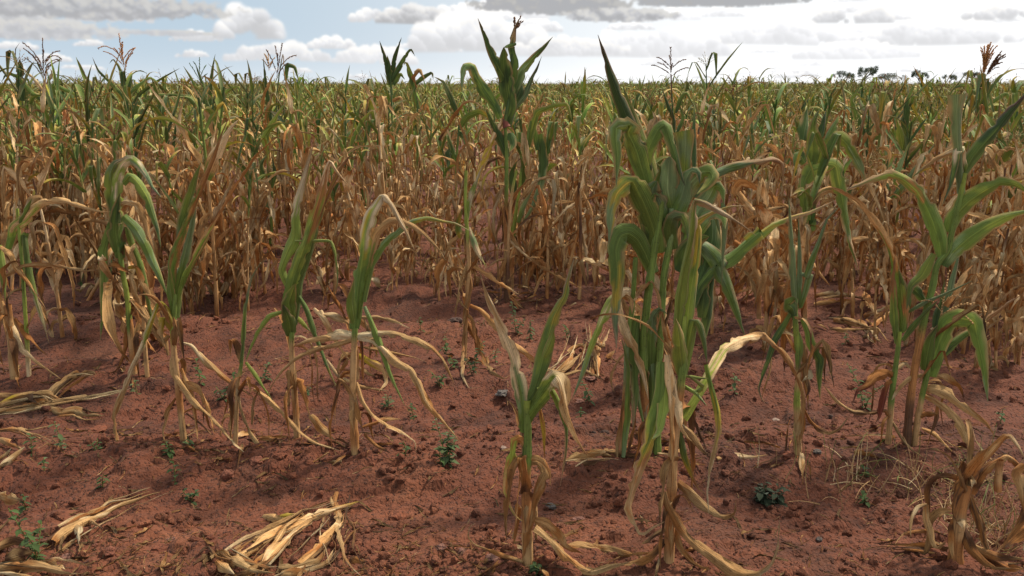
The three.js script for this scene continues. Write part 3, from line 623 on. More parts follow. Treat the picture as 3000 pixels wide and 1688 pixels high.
specimen('maize_plant', 'maize plant with a yellow-green blade and level tan leaves crossing its stalk', 'maize plant', ['K', 228, 1342], `
S 1.5 tottttg e0.95: 228,1342 220,1200 215,1050 218,900 222,810 226,740
L 8 ggggglyppttt f.5 a8 z8: 222,750 235,600 248,500 262,400 272,300 300,200 348,118 372,120 400,160 430,220 470,290 505,372
L 5.5 gggggttttttp f.5 a14 z2: 240,700 260,560 290,420 320,300 380,240 430,230 500,260 560,310 620,370 652,422
L 4 ggggsllyst f.65 z-5: 268,620 300,450 360,350 440,280 500,240 570,225 640,240 700,250 782,292
L 4 sgggggg f.65 z4: 272,640 300,700 340,800 370,890 410,1000 462,1112
L 6 ggg f.5 z6: 224,720 210,620 222,510
L 6.5 ppttto f.4 a5 z4: 232,785 150,775 60,795 J480,890 380,905 305,932
L 5 tttttto f.5 z8: 225,800 120,830 20,850 J440,930 330,980 260,1040 210,1110 188,1165
L 5.5 pptttoto f.45 a10 z8: 220,778 330,768 430,770 520,800 590,840 640,890 670,950 692,1002
L 7 ptttttoott f.45 a12 z12: 236,790 310,800 360,840 420,900 490,940 530,1010 560,1080 620,1160 690,1240 722,1282
L 4.2 tttttpt f.5 z8: 232,1000 260,1080 310,1150 380,1200 460,1240 510,1280 514,1335
L 4 oott f.4 z-4: 262,1212 320,1190 380,1170 442,1172
L 6 too f.55 z4: 222,1040 245,1130 262,1232
L 6 oto f.5 z4: 215,1030 215,1150 225,1260
L 3 oob f.5 z10: 270,1240 330,1300 400,1335`, { seed: 61 });

specimen('maize_plant', 'broken dry maize plant collapsed in loops of yellow-tan leaves behind the yoke-leaved plant', 'maize plant', ['K', 235, 985], `
S 1.1 tot e0.8: 235,985 232,850 190,700
L 5 tttp f.45 z6: 240,690 330,690 420,712 485,745
L 5 ptt f.4 z8: 30,650 90,720 150,830 205,900
L 6 ptt f.4 z4: 60,660 100,740 122,800
L 5.5 yyttpt f.4 z10: 232,868 300,910 360,940 372,1000 338,1042
L 4.5 ppttttp f.5 z14: 90,890 150,970 220,1010 320,1032 385,1040
L 3 ttt f.5 z6: 230,920 280,960 332,972
L 3 tttp f.5 z-4: 250,830 400,860 500,880 562,902
L 5 tpto f.4 z3: 40,680 130,690 200,720 240,760
L 5 oty f.4 z-3: 180,700 260,720 310,790 330,880
L 4 tot f.5 z4: 210,860 170,920 140,980
L 4 tbt f.5 z2: 270,700 300,800 290,860`, { seed: 71 });

specimen('maize_plant', 'maize plant with a wide leaf hooding over and blue-green leaves drooping to the ground', 'maize plant', ['W', 1017, 1690], `
S 1.35 totgllgg e1: 1017,1690 985,1400 958,1080 922,880 900,700
L 9 gggglplpsss f.45 a6 z10: 905,790 880,600 868,400 880,200 920,85 980,40 1040,80 1100,160 1150,250 1215,330
L 8 gllsp f.4 a-10 z8: 875,470 842,300 830,150 870,70 955,28
L 7 Gggggggt f.5 z12: 870,480 820,620 790,750 800,900 790,1100 770,1300 757,1410
L 4 gsgg f.6 z9: 832,800 810,1000 830,1250 862,1435
L 6.5 glllggGgG f.5 z2: 925,230 980,165 1040,220 1110,330 1150,450 1190,570 1212,710
L 7.5 gssggsggg f.5 a10 z4: 930,470 1020,560 1090,680 1140,800 1190,900 1262,1075
L 5 gggggggs f.6 z-3: 955,550 1000,700 1060,850 1100,1000 1130,1180 1162,1355
L 6 bGbb f.5 z7: 900,790 925,650 938,545
L 5 tpttttt f.45 z4: 900,392 950,368 1030,390 1080,480 1110,600 1150,700 1182,802
L 6 yottttt f.45 z6: 968,870 1020,868 1060,980 1120,1080 1200,1180 1262,1285
L 4 tottto f.5 z6: 945,1112 1000,1110 1060,1170 1150,1300 1255,1425
L 6.5 toto f.55 z3: 965,1100 985,1250 1005,1400 1015,1560
L 4 oob f.5 z5: 960,1300 950,1450 900,1600 830,1690
L 9 ggGg f.4 z6: 890,740 875,600 880,420 905,300
S 1 ttt e.8: 1110,1690 1090,1400 1078,1150
L 4 tto f.5 z3: 1078,1160 1120,1250 1180,1380`, { seed: 81 });

specimen('maize_plant', 'ragged maize plant at the left edge with two long level tan leaves', 'maize plant', ['L', 40, 640], `
S 2 ttto e1.4: 40,640 33,560 22,440
S 1 plgl e0.6: 74,600 W165,820 145,600 130,415
L 4.4 ggg f.6 z4: W150,560 180,480 242,338
L 7 ggltttttttt f.45 a14 z8: W60,720 100,560 180,500 260,420 330,370 420,355 520,370 650,410 750,440 835,440
L 5 gggllptt f.55 z5: W185,615 220,850 260,1050 320,1250 372,1435
L 4.6 ttttotttt f.5 z12: W-40,980 60,920 180,850 360,838 520,870 650,885 750,875 845,848
L 4 tttottt f.5 z6: W0,700 80,760 120,850 200,960 300,1100 355,1185
L 6 lggg f.45 z3: W0,690 30,900 42,1110
L 5 pptt f.5 z9: 22,468 60,560 110,602 165,642
L 5 oob f.4 z4: 40,478 90,540 132,582
L 6 tot f.5 z4: 5,430 35,520 40,620
L 5 ptt f.4 z-4: W190,420 240,350 300,330 340,380
L 5 glg f.45 z-4: W200,600 170,680 200,780`, { seed: 91 });

specimen('maize_plant', 'tallest maize plant, dark green, its broken brown tassel against the clouds', 'maize plant', ['O', 213, 992], `
S 1.5 btoggGG e0.9: 213,992 213,800 215,600 215,480 212,380 225,300 235,150
L 10 GgGgGGGb f.5 a8 z8: 213,385 230,330 218,250 190,200 160,140 136,80 117,28
L 11 ggGgg f.4 a0 z8 p4: 226,335 214,255 205,180 206,126
L 8 gggGtb f.55 z2: 235,280 238,180 230,130 244,60 262,24
L 4.5 Ggg f.6 z8: 248,112 220,120 205,128
L 7 gGgG f.5 z-4: 236,330 262,280 250,220 245,168
L 7 GGsgGGG f.5 a-8 z3: 238,300 270,210 310,160 340,130 374,91
L 5.5 gssGG f.55 z-6: 225,400 240,340 280,290 300,240 320,200 336,158
L 9 gGGgGgssg f.42 a8 z10: 192,372 175,330 140,280 110,230 97,193 72,194 62,230 63,282
L 8 GGGgg f.5 z4: 216,505 195,450 168,390 143,338
L 7 GGg f.4 z6: 228,420 238,460 225,485
L 6.5 optytyplt f.5 z10: 213,362 180,420 150,490 120,560 95,640 84,705
L 5 toto f.45 z4: 210,600 180,640 170,720 165,810
L 6 obt f.45 z-4: 214,520 190,500 150,520 130,580
E 2.4 rrb: 216,400 206,372
T 5 obo s.6 f1.8: 240,70 263,22
L 5 tot f.45 z6: 216,700 235,640 290,580 340,572
L 4 oto f.45 z3: 205,690 180,760 172,860`, { seed: 101, wide: 1.05 });

specimen('maize_plant', 'green maize plant with drooping blue-green leaves close beside the tallest plant', 'maize plant', ['O', 232, 960], `
S 1.4 tollgg e0.9: 232,960 240,760 258,620 278,480 300,380
L 6.5 gglgllg f.5 a8 z6: 290,470 300,420 320,350 380,328 422,324 442,385
L 9 gGGssssg f.45 z5: 330,425 336,500 335,560 325,620 300,680 258,745
L 7.5 GGg f.45 z6: 242,640 235,560 252,515
L 6.5 ggl f.4 z5: 266,600 270,540 264,505
L 6 otpttt f.45 z8: 275,388 285,460 290,520 288,610
L 5 ltttptt f.5 z6: 230,760 260,650 310,590 360,570 408,563
L 6 ooob f.45 z8: 322,596 340,680 356,780 350,830
L 5 oto f.4 z4: 402,570 412,620 422,685
L 8 gll f.4 z-3: 284,470 282,420 290,385
L 6 ptt f.4 z3: 268,420 272,500 285,580
L 7 Ggg f.5 z-6: 320,480 310,410 322,380`, { seed: 111 });

specimen('maize_plant', 'slim pale green maize stem with yellowing blades left of the tallest plant', 'maize plant', ['Q', 244, 655], `
S 1.25 ttottlll e0.7: 244,655 255,450 262,330 255,200 250,100 252,0
L 5 llplpp f.55 z3: 254,185 265,100 290,30 308,-20
L 5 ygyg f.45 z5: 232,232 227,180 240,128
L 5 pspl f.6 z6: 260,195 290,270 322,332
L 5 tttto f.5 z5: 256,318 230,380 214,505
L 5 totottpt f.5 z8: 260,328 270,400 250,520 244,600 240,700 262,745 302,742
L 6.5 ooottt f.4 z10: 252,518 290,590 320,660 340,690 380,715 402,700
L 6 ottttotto f.45 z14: 265,462 300,480 350,530 400,590 470,640 530,680 582,702
L 5.5 tttotp f.45 z6: 278,328 330,360 380,400 432,425 432,412
L 3.5 bto f.5 z3: 210,420 240,460 262,482
L 4.5 tto f.5 z4: 240,218 200,250 178,305
L 7 oob f.4 z2: 180,308 160,340 148,432`, { seed: 121 });

specimen('maize_plant', 'dry maize plant with one long straight tan leaf slanting down across its neighbours', 'maize plant', ['Q', 392, 455], `
S 1.15 bbttl e0.8: 392,455 396,300 400,180 412,60 425,0
L 5 pptttttto f.5 z14: 400,240 450,290 520,340 600,382 685,422
L 5 tptb f.45 z3: 385,50 350,130 345,200 372,290
L 5 ott f.5 z4: 400,300 360,310 322,335
L 5 tob f.45 z5: 395,260 375,330 360,400 365,455
L 6 gst f.5 z4: 432,180 470,90 500,20
L 5 oto f.45 z2: 400,200 430,260 440,330`, { seed: 131 });
specimen('maize_plant', 'dead orange-brown maize stalk with leaves folded close, behind the V-topped front plant', 'maize plant', ['Q', 530, 435], `
S 1.2 otoo e0.8: 530,435 532,330 530,220 500,50
L 7 oootb f.45 z5: 500,50 525,120 530,220 515,290
L 6 ooot f.45 z6: 535,240 480,330 460,370
L 5 ptt f.45 z4: 540,120 590,110 640,105
L 6 tot f.4 z3: 520,230 560,260 575,330 560,400
L 5 tttp f.45 z6: 530,290 570,260 600,260 590,330
L 4.5 oto f.5 z3: 530,340 500,380 480,440
L 5 ppt f.3 z3: 550,30 555,80 548,155`, { seed: 132 });
specimen('maize_plant', 'dead grey-brown maize stalk with pale leaf tip pointing up above hanging leaves', 'maize plant', ['Q', 640, 442], `
S 1.2 tobt e0.8: 640,442 645,250 643,60
L 5 ppp f.55 z2: 642,70 655,0 672,-50
L 7 tptt f.45 z6: 636,105 600,125 565,165 540,198
L 5 ttot f.45 z4: 650,70 682,140 690,230 675,330
L 5 boo f.5 z5: 640,40 632,110 640,200
L 5 oto f.45 z6: 640,200 610,300 600,410
L 5 tpt f.45 z5: 650,220 665,300 670,390
L 4.5 ott f.45 z3: 640,260 620,240 590,270 585,380
L 5 tto f.45 z6: 645,280 690,330 690,420`, { seed: 133 });

specimen('maize_plant', 'drooping thin green maize stalk with crumpled upper leaves standing alone over bare soil', 'maize plant', ['N', 292, 674], `
S 1.3 gggGGll e0.8: 292,674 303,590 300,540 295,430 290,350 286,300
L 7.5 lllls f.45 z5: 291,352 278,312 300,278 322,240 348,203
L 6 glylpt f.45 z6: 286,330 295,280 330,268 356,310 372,404
L 9 sgsgs f.4 z6: 286,492 300,470 288,520 312,552 305,538
L 6.5 gGG f.5 z-3: 305,462 316,420 304,365
L 6.5 gGs f.5 z4: 280,450 272,390 290,360
L 5 ptt f.4 z3: 275,540 290,580 288,640
L 5 tbt f.5 z-4: 290,345 330,350 345,370`, { seed: 141 });

specimen('maize_plant', 'mid-field maize plant with a rolled leaf sticking out level below twisted tan blades', 'maize plant', ['P', 168, 660], `
S 1.3 ttggg e0.9: 168,660 165,480 170,400 166,320
L 6.5 ggggllpt f.5 z6: 160,350 190,270 230,200 265,168 277,224
L 6.5 llgpp f.45 z6: 152,352 130,290 100,250 83,238
L 5 oootob f.5 z4: 205,500 200,390 240,310 290,250 352,213
L 2.6 lllg f.7 z3: 193,292 250,292 330,296 420,299
L 7 ggg f.45 z5: 222,482 236,540 242,595
L 6 pptpttoo f.45 z8: 262,545 310,470 350,425 380,408 392,450 384,515
L 6 ppto f.4 z10: 376,410 398,450 412,490 405,610
L 6 gGg f.5 z3: 175,440 150,380 120,340
L 5 tob f.45 z6: 160,500 140,560 150,640
L 6 oot f.45 z4: 180,500 215,480 200,420
L 7 lggg f.5 z-4: 170,430 180,360 175,290`, { seed: 151 });
specimen('maize_plant', 'straight pale green maize stalks beside the level rolled leaf in mid-field', 'maize plant', ['P', 318, 570], `
S 1.5 tglggl e1: 318,570 315,400 312,300 308,210
L 7 llgl f.5 z5: 310,330 330,270 345,225 355,200
L 6 gGg f.5 z4: 300,420 295,340 290,285
L 6 lgs f.45 z5: 325,350 350,330 372,312
L 6 tpt f.4 z4: 320,360 345,420 350,500
L 6 oto f.4 z-3: 305,400 280,440 275,520
L 6 glg f.5 z-4: 322,420 330,470 318,540`, { seed: 152 });

specimen('maize_plant', 'broad-leaved green maize plant behind the thin one with rolled blue-green leaves', 'maize plant', ['F', 500, 1560], `
S 1.4 totgggg e0.9: 500,1560 498,1000 508,850 528,600 545,420
L 10 gggglllgggggsptt f.4 a6 z10: 512,840 490,700 498,580 540,480 600,460 680,440 722,458 742,560 770,700 800,860 820,980 860,1100 882,1215
L 7 GGbttttto f.5 a14 z4: 540,900 560,720 600,640 680,610 760,640 850,700 920,760 968,832
L 9 lllllgsstt f.4 a8 z8: 588,455 620,340 680,270 742,248 800,300 870,420 930,540 968,645
L 9 gllgs f.4 z4: 550,440 555,300 562,150 602,55
L 9 GGGG f.4 z-6: 490,265 508,150 522,40
L 5 gGG f.6 z-4: 600,295 640,120 652,50
L 7 ggl f.45 z-6: 658,255 700,170 742,90
L 8 gGggG f.4 z3: 505,430 460,360 438,400 428,455
L 6 ggg f.5 z5: 532,480 500,560 478,645
L 6 GgGg f.5 z4: 562,820 540,900 505,880 498,800
L 4 tttttt f.5 z5: 480,850 510,960 540,1000 600,950 680,920 750,930 802,962
L 9 ttoottb f.35 z8: 968,962 900,958 840,980 818,1060 790,1150 770,1300 764,1385
L 6 oob f.45 z4: 505,900 480,1000 510,1120 560,1230
L 6 tto f.45 z3: 520,1100 600,1200 680,1300
L 7 tot f.45 z6: 510,1000 470,1150 480,1350`, { seed: 161, wide: 1.1 });

specimen('maize_plant', 'dry maize plant with broad sail-like brown leaf right of the big green clump', 'maize plant', ['F', 180, 1560], `
S 1.3 toott e0.9: 180,1560 175,1300 170,1100 160,900 150,760
L 10 pttoob f.35 a8 z8: 150,780 20,640 60,588 150,618 222,650 255,705
L 9 oootb f.4 z4: 20,950 100,840 200,775 300,742 382,738
L 9 oottttot f.4 z10: 0,985 60,1018 120,1080 160,1200 200,1350 232,1460
L 6 tppt f.45 z6: 175,1100 210,1180 260,1330 320,1455
L 7 oto f.4 z4: 160,950 120,1060 60,1180 20,1280
L 6 ttoo f.45 z5: 165,900 200,960 170,1080 150,1220
L 6 otb f.4 z-4: 160,860 100,780 40,720
L 5 ptt f.45 z8: 175,1150 240,1210 330,1230 410,1240
L 4 tttt f.5 z10: 180,1250 260,1300 340,1310 420,1290`, { seed: 171 });

specimen('maize_plant', 'dark green maize plant with a tall red-brown tassel against the blue sky', 'maize plant', ['M', 605, 790], `
S 1.4 tttggGGG e0.6: 605,790 602,520 592,400 581,300 575,190
L 8.5 GgGgGGb f.5 a8 z6: 598,405 560,320 500,250 452,200 426,138
L 7.5 gGGgG f.5 z-4: 586,335 570,250 545,180 522,150 504,168
L 8 GgggG f.45 z6: 590,315 630,270 690,232 726,250 738,295
L 7 GGggG f.5 z-4: 600,385 650,310 700,270 760,230 832,188
L 8 Ggggggggs f.45 a10 z10: 610,410 660,340 740,315 830,315 882,320 920,380 965,470
L 6.5 gGg f.5 z4: 542,335 508,300 532,265
L 8.5 Gssg f.45 z6: 592,455 640,420 662,380 702,348
L 6.5 yylg f.45 z6: 578,345 540,300 508,255
L 8.5 ggs f.45 z5: 618,560 640,500 652,425
L 7 GGG f.5 z-6: 580,320 600,250 612,215
L 7 GgG f.45 z6: 596,480 560,430 530,400
L 6.5 otpo f.45 z6: 600,520 640,470 690,400 720,440
L 6 tot f.45 z5: 598,600 570,660 565,740
L 6 tto f.45 z5: 602,620 640,660 650,740
T 9 ror s.55 f2: 575,195 548,30`, { seed: 181 });
specimen('maize_plant', 'maize plant by the left edge with dense dark red tassel over drooping leaves', 'maize plant', ['M', 215, 800], `
S 1.4 tttttGG e0.6: 215,800 215,600 208,400 201,240
L 9 GgggGG f.45 z8: 192,335 140,300 80,230 32,213 8,252
L 7 ptptt f.45 z6: 212,310 170,250 130,210 98,178
L 7 tpt f.45 z3: 216,262 240,210 228,190
L 7.5 Ggglg f.45 z6: 222,335 250,270 300,290 370,320 425,342
L 11 GGG f.35 z4 p5: 102,340 92,250 92,148
L 8 GGgGG f.45 z8: 204,485 150,488 60,440 -5,434
L 7 GGGg f.45 z6: 212,560 100,560 0,518
L 8.5 GGG f.45 z-4: 225,420 250,350 232,270
L 9 tptttot f.45 z10: 208,485 228,480 255,530 270,610 240,705
L 8.5 GgG f.45 z-6: 195,400 150,350 110,330
L 7 ooto f.45 z5: 212,520 180,560 190,660 175,740
L 7 oto f.45 z6: 214,560 240,520 262,460
L 8 Ggg f.45 z5: 205,360 240,320 290,230
L 7 GG f.5 z-6: 120,480 110,400 100,330
T 11 rbr s.55 f2: 201,245 196,52
L 2.6 GbG f.6 z2: 100,190 72,150 72,100 92,70`, { seed: 191 });
specimen('maize_plant', 'dark green maize plant with upright spear-like leaves, right of the red-brown tassel', 'maize plant', ['N', 128, 520], `
S 1.4 ttgGG e0.8: 128,520 122,350 119,230
L 9 GGGgG f.5 a8 z6: 118,285 90,200 60,130 38,96
L 8 gGGGG f.55 z2: 120,265 119,180 125,110 134,60
L 8 ggggggG f.45 a8 z8: 131,305 90,230 50,190 0,183 -60,195
L 8 ggllg f.45 z6: 126,255 160,180 198,158 218,184
L 8 GGg f.5 z-6: 122,260 145,170 150,120
L 8 GgG f.5 z-4: 115,250 100,160 75,95
L 7 tott f.45 z5: 124,340 90,330 70,400
L 7 oto f.45 z5: 124,380 160,360 175,440
T 4 bGb s.5 f1.6: 88,150 86,70`, { seed: 201 });
specimen('maize_plant', 'maize plant with a heavy purple-red tassel leaning against the white sky', 'maize plant', ['D', 1085, 920], `
S 1.3 tggGGp e0.5: 1085,920 1082,700 1090,500 1112,300 1165,70
L 7.5 GGGGg f.5 z4: 1080,550 1060,430 1032,320 1015,235
L 7 Ggggglllg f.5 a-8 z6: 1098,395 1160,310 1240,230 1322,180 1335,205 1370,330 1425,455
L 8 glGg f.45 z3: 1060,200 1050,125 1000,125 935,152
L 6 oto f.45 z5: 1090,560 1150,480 1200,420 1230,500
L 6 tto f.45 z4: 1085,640 1130,620 1160,720
L 6 oto f.45 z5: 1290,420 1310,460 1320,560
T 20 rob s.16 f2.2: 1160,60 1195,-160
T 14 rbo s.16 f2: 1175,60 1290,-120`, { seed: 211 });
specimen('maize_plant', 'slender maize plant with a bare open tassel just behind the big green clump', 'maize plant', ['C', 562, 1230], `
S 1 ttGGGb e0.5: 562,1230 560,900 540,600 525,420 518,250
L 5 GGGG f.6 z4: 542,505 510,430 468,318
L 5 GggG f.55 z2: 544,455 570,380 600,350 645,432
L 6 gGG f.5 z4: 530,600 535,500 520,430
L 5 oto f.45 z4: 545,640 590,700 600,800
L 5 GgG f.55 z-4: 548,560 580,480 560,400
T 8 bbo s1.1 f1.5: 518,265 516,105`, { seed: 221 });
specimen('maize_plant', 'maize plant with bent-over green leaves and a thin yellowish tassel near the white cloud', 'maize plant', ['N', 330, 545], `
S 1.2 ttgGGt e0.4: 330,545 325,350 318,200 338,60 340,95
L 7 GGG f.5 z4: 300,260 285,150 278,70
L 8 gooto f.45 z5: 272,250 280,190 300,140 316,108
L 9 oootb f.4 z6: 285,300 290,230 305,180 318,180
L 7 gGg f.5 z4: 345,140 350,95 372,100 385,140
T 5 tbt s.5 f1.8: 318,130 335,28
T 5 btb s.5 f1.8: 295,110 292,50`, { seed: 231 });

specimen('maize_plant', 'pale grey-green maize with flat blades left of the arching three-stalked plant', 'maize plant', ['D', 440, 1560], `
S 1.3 totggs e0.7: 440,1560 450,1300 470,1100 500,850 520,700
L 8 llgsss f.45 z4: 430,1125 480,980 560,860 640,760 720,660 830,520
L 8 ssl f.5 z5: 490,900 500,700 528,615
L 6 gsg f.55 z-4: 520,820 580,680 640,520
L 7 gsG f.5 z3: 480,900 470,760 490,640
L 6 toto f.45 z6: 450,1200 400,1300 380,1480
L 6 ptt f.45 z4: 470,1150 540,1120 590,1230`, { seed: 401 });
specimen('maize_plant', 'dark maize plant with a hooked top leaf in mid-field below the dome-shaped tree', 'maize plant', ['D', 625, 1180], `
S 1.2 totgGG e0.6: 625,1180 620,900 625,600 620,330
L 9 GGGgg f.4 z5: 618,400 612,290 630,210 662,135 695,140
L 8 Ggl f.4 z4: 630,270 665,205 700,200
L 8 gGg f.45 z-4: 620,480 590,380 600,300
L 8 oto f.45 z6: 622,700 580,640 560,760
L 8 tto f.45 z5: 624,620 680,560 700,700`, { seed: 402 });
specimen('maize_plant', 'fresh green maize plant with upright pale blades left of the hooked dark one', 'maize plant', ['D', 590, 1200], `
S 1.3 totggg e0.8: 590,1200 600,900 605,700 600,540
L 10 gllg f.4 z5: 598,610 570,450 545,335
L 8 gggl f.45 z4: 605,570 640,420 685,348 712,372
L 7 sss f.5 z3: 608,560 600,420 605,280
L 8 gsg f.45 z-3: 610,600 640,480 655,400
L 8 tot f.45 z6: 600,700 560,660 540,780
L 8 oto f.45 z4: 602,740 650,720 680,840`, { seed: 403 });
specimen('maize_plant', 'deep green maize plant with drooping blades over rusty leaves below the far trees', 'maize plant', ['D', 330, 1180], `
S 1.3 ototGG e0.7: 330,1180 325,900 320,650 325,430
L 9 GGGG f.45 z5: 322,640 330,480 365,468 400,540
L 6 GGg f.5 z4: 200,525 260,450 348,358
L 6 gGg f.5 z4: 212,570 205,430 198,320
L 8 Ggl f.45 z3: 320,470 260,320 230,220 270,180 310,225
L 9 tooo f.4 z8: 330,560 400,510 470,600 465,740
L 9 otoo f.4 z6: 330,620 380,640 400,760 380,900
L 8 oto f.45 z5: 322,680 270,700 260,830`, { seed: 404 });
specimen('maize_plant', 'dark maize plant with two spear leaves on the skyline left of the tallest plant', 'maize plant', ['b', 380, 1560], `
S 1.4 totgGG e0.7: 380,1560 385,1000 375,700 370,560
L 8 GGGG f.5 z4: 370,640 340,480 288,308
L 8 GGGG f.5 z2: 375,620 405,430 455,282
L 8 GGgGG f.45 z6: 382,610 470,450 522,374 556,424
L 9 gGg f.4 z5: 368,600 350,460 346,418
L 8 GgG f.45 z-5: 390,640 440,560 480,600
L 9 tot f.45 z6: 380,800 320,760 290,920
L 9 oto f.45 z5: 384,760 450,740 480,880`, { seed: 405 });
specimen('maize_plant', 'green maize plant with square-topped blade beside the two spear leaves', 'maize plant', ['b', 575, 1560], `
S 1.4 ttggGg e0.8: 575,1560 575,1000 570,760 545,620
L 10 gGlg f.35 z5: 548,680 515,560 490,472 470,490
L 7 GgGs f.45 z5: 552,640 610,590 682,548 694,600
L 9 ooto f.4 z6: 570,660 540,580 590,530 640,620
L 9 ggG f.45 z5: 572,800 540,720 560,650
L 9 tot f.45 z5: 575,850 640,800 680,900
L 9 oto f.45 z6: 574,900 500,850 470,980`, { seed: 406 });
specimen('maize_plant', 'green maize plant with an arching yellow-edged leaf close left of the tallest plant', 'maize plant', ['b', 850, 1960], `
S 1.2 tttggG e0.7: 850,1960 858,1600 870,1200 888,940
L 8 ggglyt f.45 z6: 888,980 950,880 1040,848 1100,880 1142,1000
L 7 GGss f.5 z4: 882,870 830,760 770,620 700,580
L 8 sGs f.45 z6: 862,1180 800,1145 812,1300
L 8 gGg f.5 z4: 866,1240 830,1120 800,1000
L 7 bootp f.45 z4: 740,1060 850,880 930,780 1000,770 1085,830
L 7 GsG f.5 z-4: 880,1000 930,1040 950,1150
L 7 tto f.45 z5: 860,1300 900,1350 890,1550
L 7 ptt f.45 z5: 856,1400 800,1380 780,1560`, { seed: 407 });
specimen('maize_plant', 'green maize plant with one tan-tipped level leaf behind the ragged edge plant', 'maize plant', ['a', 430, 1560], `
S 1.4 ottgGG e0.8: 430,1560 440,1350 450,1200 470,1020
L 8 GgGgptt f.45 z6: 465,1265 500,1165 560,1110 640,1090 745,1084
L 8 GGg f.45 z4: 455,1150 380,1090 300,1080
L 8 gGG f.45 z4: 462,1080 500,960 560,930
L 9 oot f.4 z6: 440,1300 380,1260 340,1380
L 9 tot f.4 z5: 450,1250 520,1300 540,1450`, { seed: 408 });
// ---------------------------------------------------------------- fallen leaves
specimen('dead_leaf_heap', 'pile of pale dry maize leaves fanned out on the soil at the bottom', 'dead leaves', ['U', 600, 1100], `
L 7 tttptpty f.5 z5: 0,1260 180,1150 350,1060 540,980 650,920 740,870 850,840 1000,790 1130,745
L 6 ppttptt f.5 z4: 180,1440 300,1260 420,1130 530,1020 650,930 742,890
L 5.5 tpttptt f.4 z1: 585,1335 700,1240 820,1120 920,1010 980,930 990,858
L 5 tttot f.4 z0: 375,1385 500,1370 650,1322 742,1290 822,1180
L 4.5 oottttpp f.45 z2: 920,650 900,740 930,850 950,960 940,1060 980,1150 1000,1270 1060,1360 1155,1452
L 5 tty f.5 z2: 215,888 350,920 465,920
L 5 ytt f.5 z2: 378,890 540,880 625,890
L 4 tttttp f.5 z3: 160,1130 200,1060 320,1010 480,930 600,850 855,735
L 5 bttp f.4 z1: -20,1452 150,1400 285,1290
L 5 tpttt f.45 z2: -260,1290 -180,1230 -40,1320 150,1400 330,1420
L 4 ptp f.4 z1: -220,1300 -150,1370 -40,1432
L 5 tbt f.4 z1: -20,1210 150,1090 255,1028
L 5 tot f.4 z1: 50,1430 160,1290 255,1218
L 5 tpt f.4 z0: 395,1432 560,1440 722,1452
L 3 ttt f.4 z1: 880,790 870,710 880,690
L 3 bob f.4 z0: 1040,1290 1130,1320 1215,1310`, { flat: true, seed: 301 });
specimen('dead_leaf_heap', 'bundle of dull tan maize leaves lying across the soil at the picture edge', 'dead leaves', ['Y', 400, 930], `
L 7 tptttttpp f.5 z3: -60,1000 200,980 400,930 600,880 780,850 950,830 1165,775
L 7 tyttto f.45 z4: -60,960 150,880 300,840 450,820 555,862
L 7.5 ootttottp f.4 z9: 295,952 430,880 560,760 690,660 735,640 850,620 915,640
L 6.5 ttptttt f.35 z1: 425,968 560,1000 700,990 820,1020 985,1027
L 6 tbtt f.4 z3: -60,835 250,830 405,815
L 7 tbott f.4 z2: -60,1010 200,930 420,890 600,860
L 6 obt f.35 z5: 100,900 260,870 400,930`, { flat: true, seed: 302 });
specimen('dead_leaf_heap', 'single long pale maize leaf lying slanted on the soil with broken bits beside it', 'dead leaves', ['X', 900, 900], `
L 6.5 ptttptttt f.5 z4: 525,1125 640,1030 800,940 950,870 1100,790 1250,740 1380,690 1515,653
L 4 ptpp f.5 z3: 745,900 735,1000 742,1145
L 3 ptb f.5 z3: 748,850 850,910 975,1010`, { flat: true, seed: 303 });
specimen('dead_leaf_heap', 'crossed straw-coloured leaves cut off by the left picture edge', 'dead leaves', ['X', 100, 230], `
L 5 pptp f.5 z4: -20,450 100,350 235,228
L 4.5 tpt f.5 z3: -20,165 150,230 205,252
L 3 pttt f.5 z4: -20,82 160,75 300,120 475,202
L 6 tptb f.5 z4: -40,680 100,730 225,745
L 3 ptp f.5 z3: -20,350 60,290 110,240
L 2 ttt f.5 z2: 0,88 300,70 615,0`, { flat: true, seed: 304 });
specimen('dead_leaf_heap', 'grey dead leaves curled on the ground in the bottom corner under a green weed', 'dead leaves', ['X', 200, 1320], `
L 5 tpttt f.45 z3: -30,1385 150,1358 400,1360 700,1438
L 6.5 btbt f.4 z4: 45,1305 180,1260 305,1220
L 5 ptp f.4 z2: 420,1340 520,1370 615,1390
L 5 tbb f.4 z2: -30,1200 130,1150 290,1170`, { flat: true, seed: 305 });
specimen('dead_leaf_heap', 'flattened straw-yellow leaf bundle on the soil behind the dark green three-stalked group', 'dead leaves', ['E', 200, 480], `
L 7 ptptpt f.4 z4: -30,352 80,340 180,345 275,362
L 6 ttpt f.4 z2: -30,405 120,380 235,374
L 6.5 ptttt f.4 z3: 85,488 160,490 250,520 335,542
L 5 ptptt f.4 z3: 235,488 320,560 350,610 392,637
L 7 tptp f.4 z8: 258,290 300,380 352,455
L 5 ptp f.4 z3: 320,525 400,470 442,428
L 5 ppt f.4 z4: 270,470 370,430 450,390
L 4 bttb f.4 z1: 60,545 180,550 330,545`, { flat: true, seed: 306 });
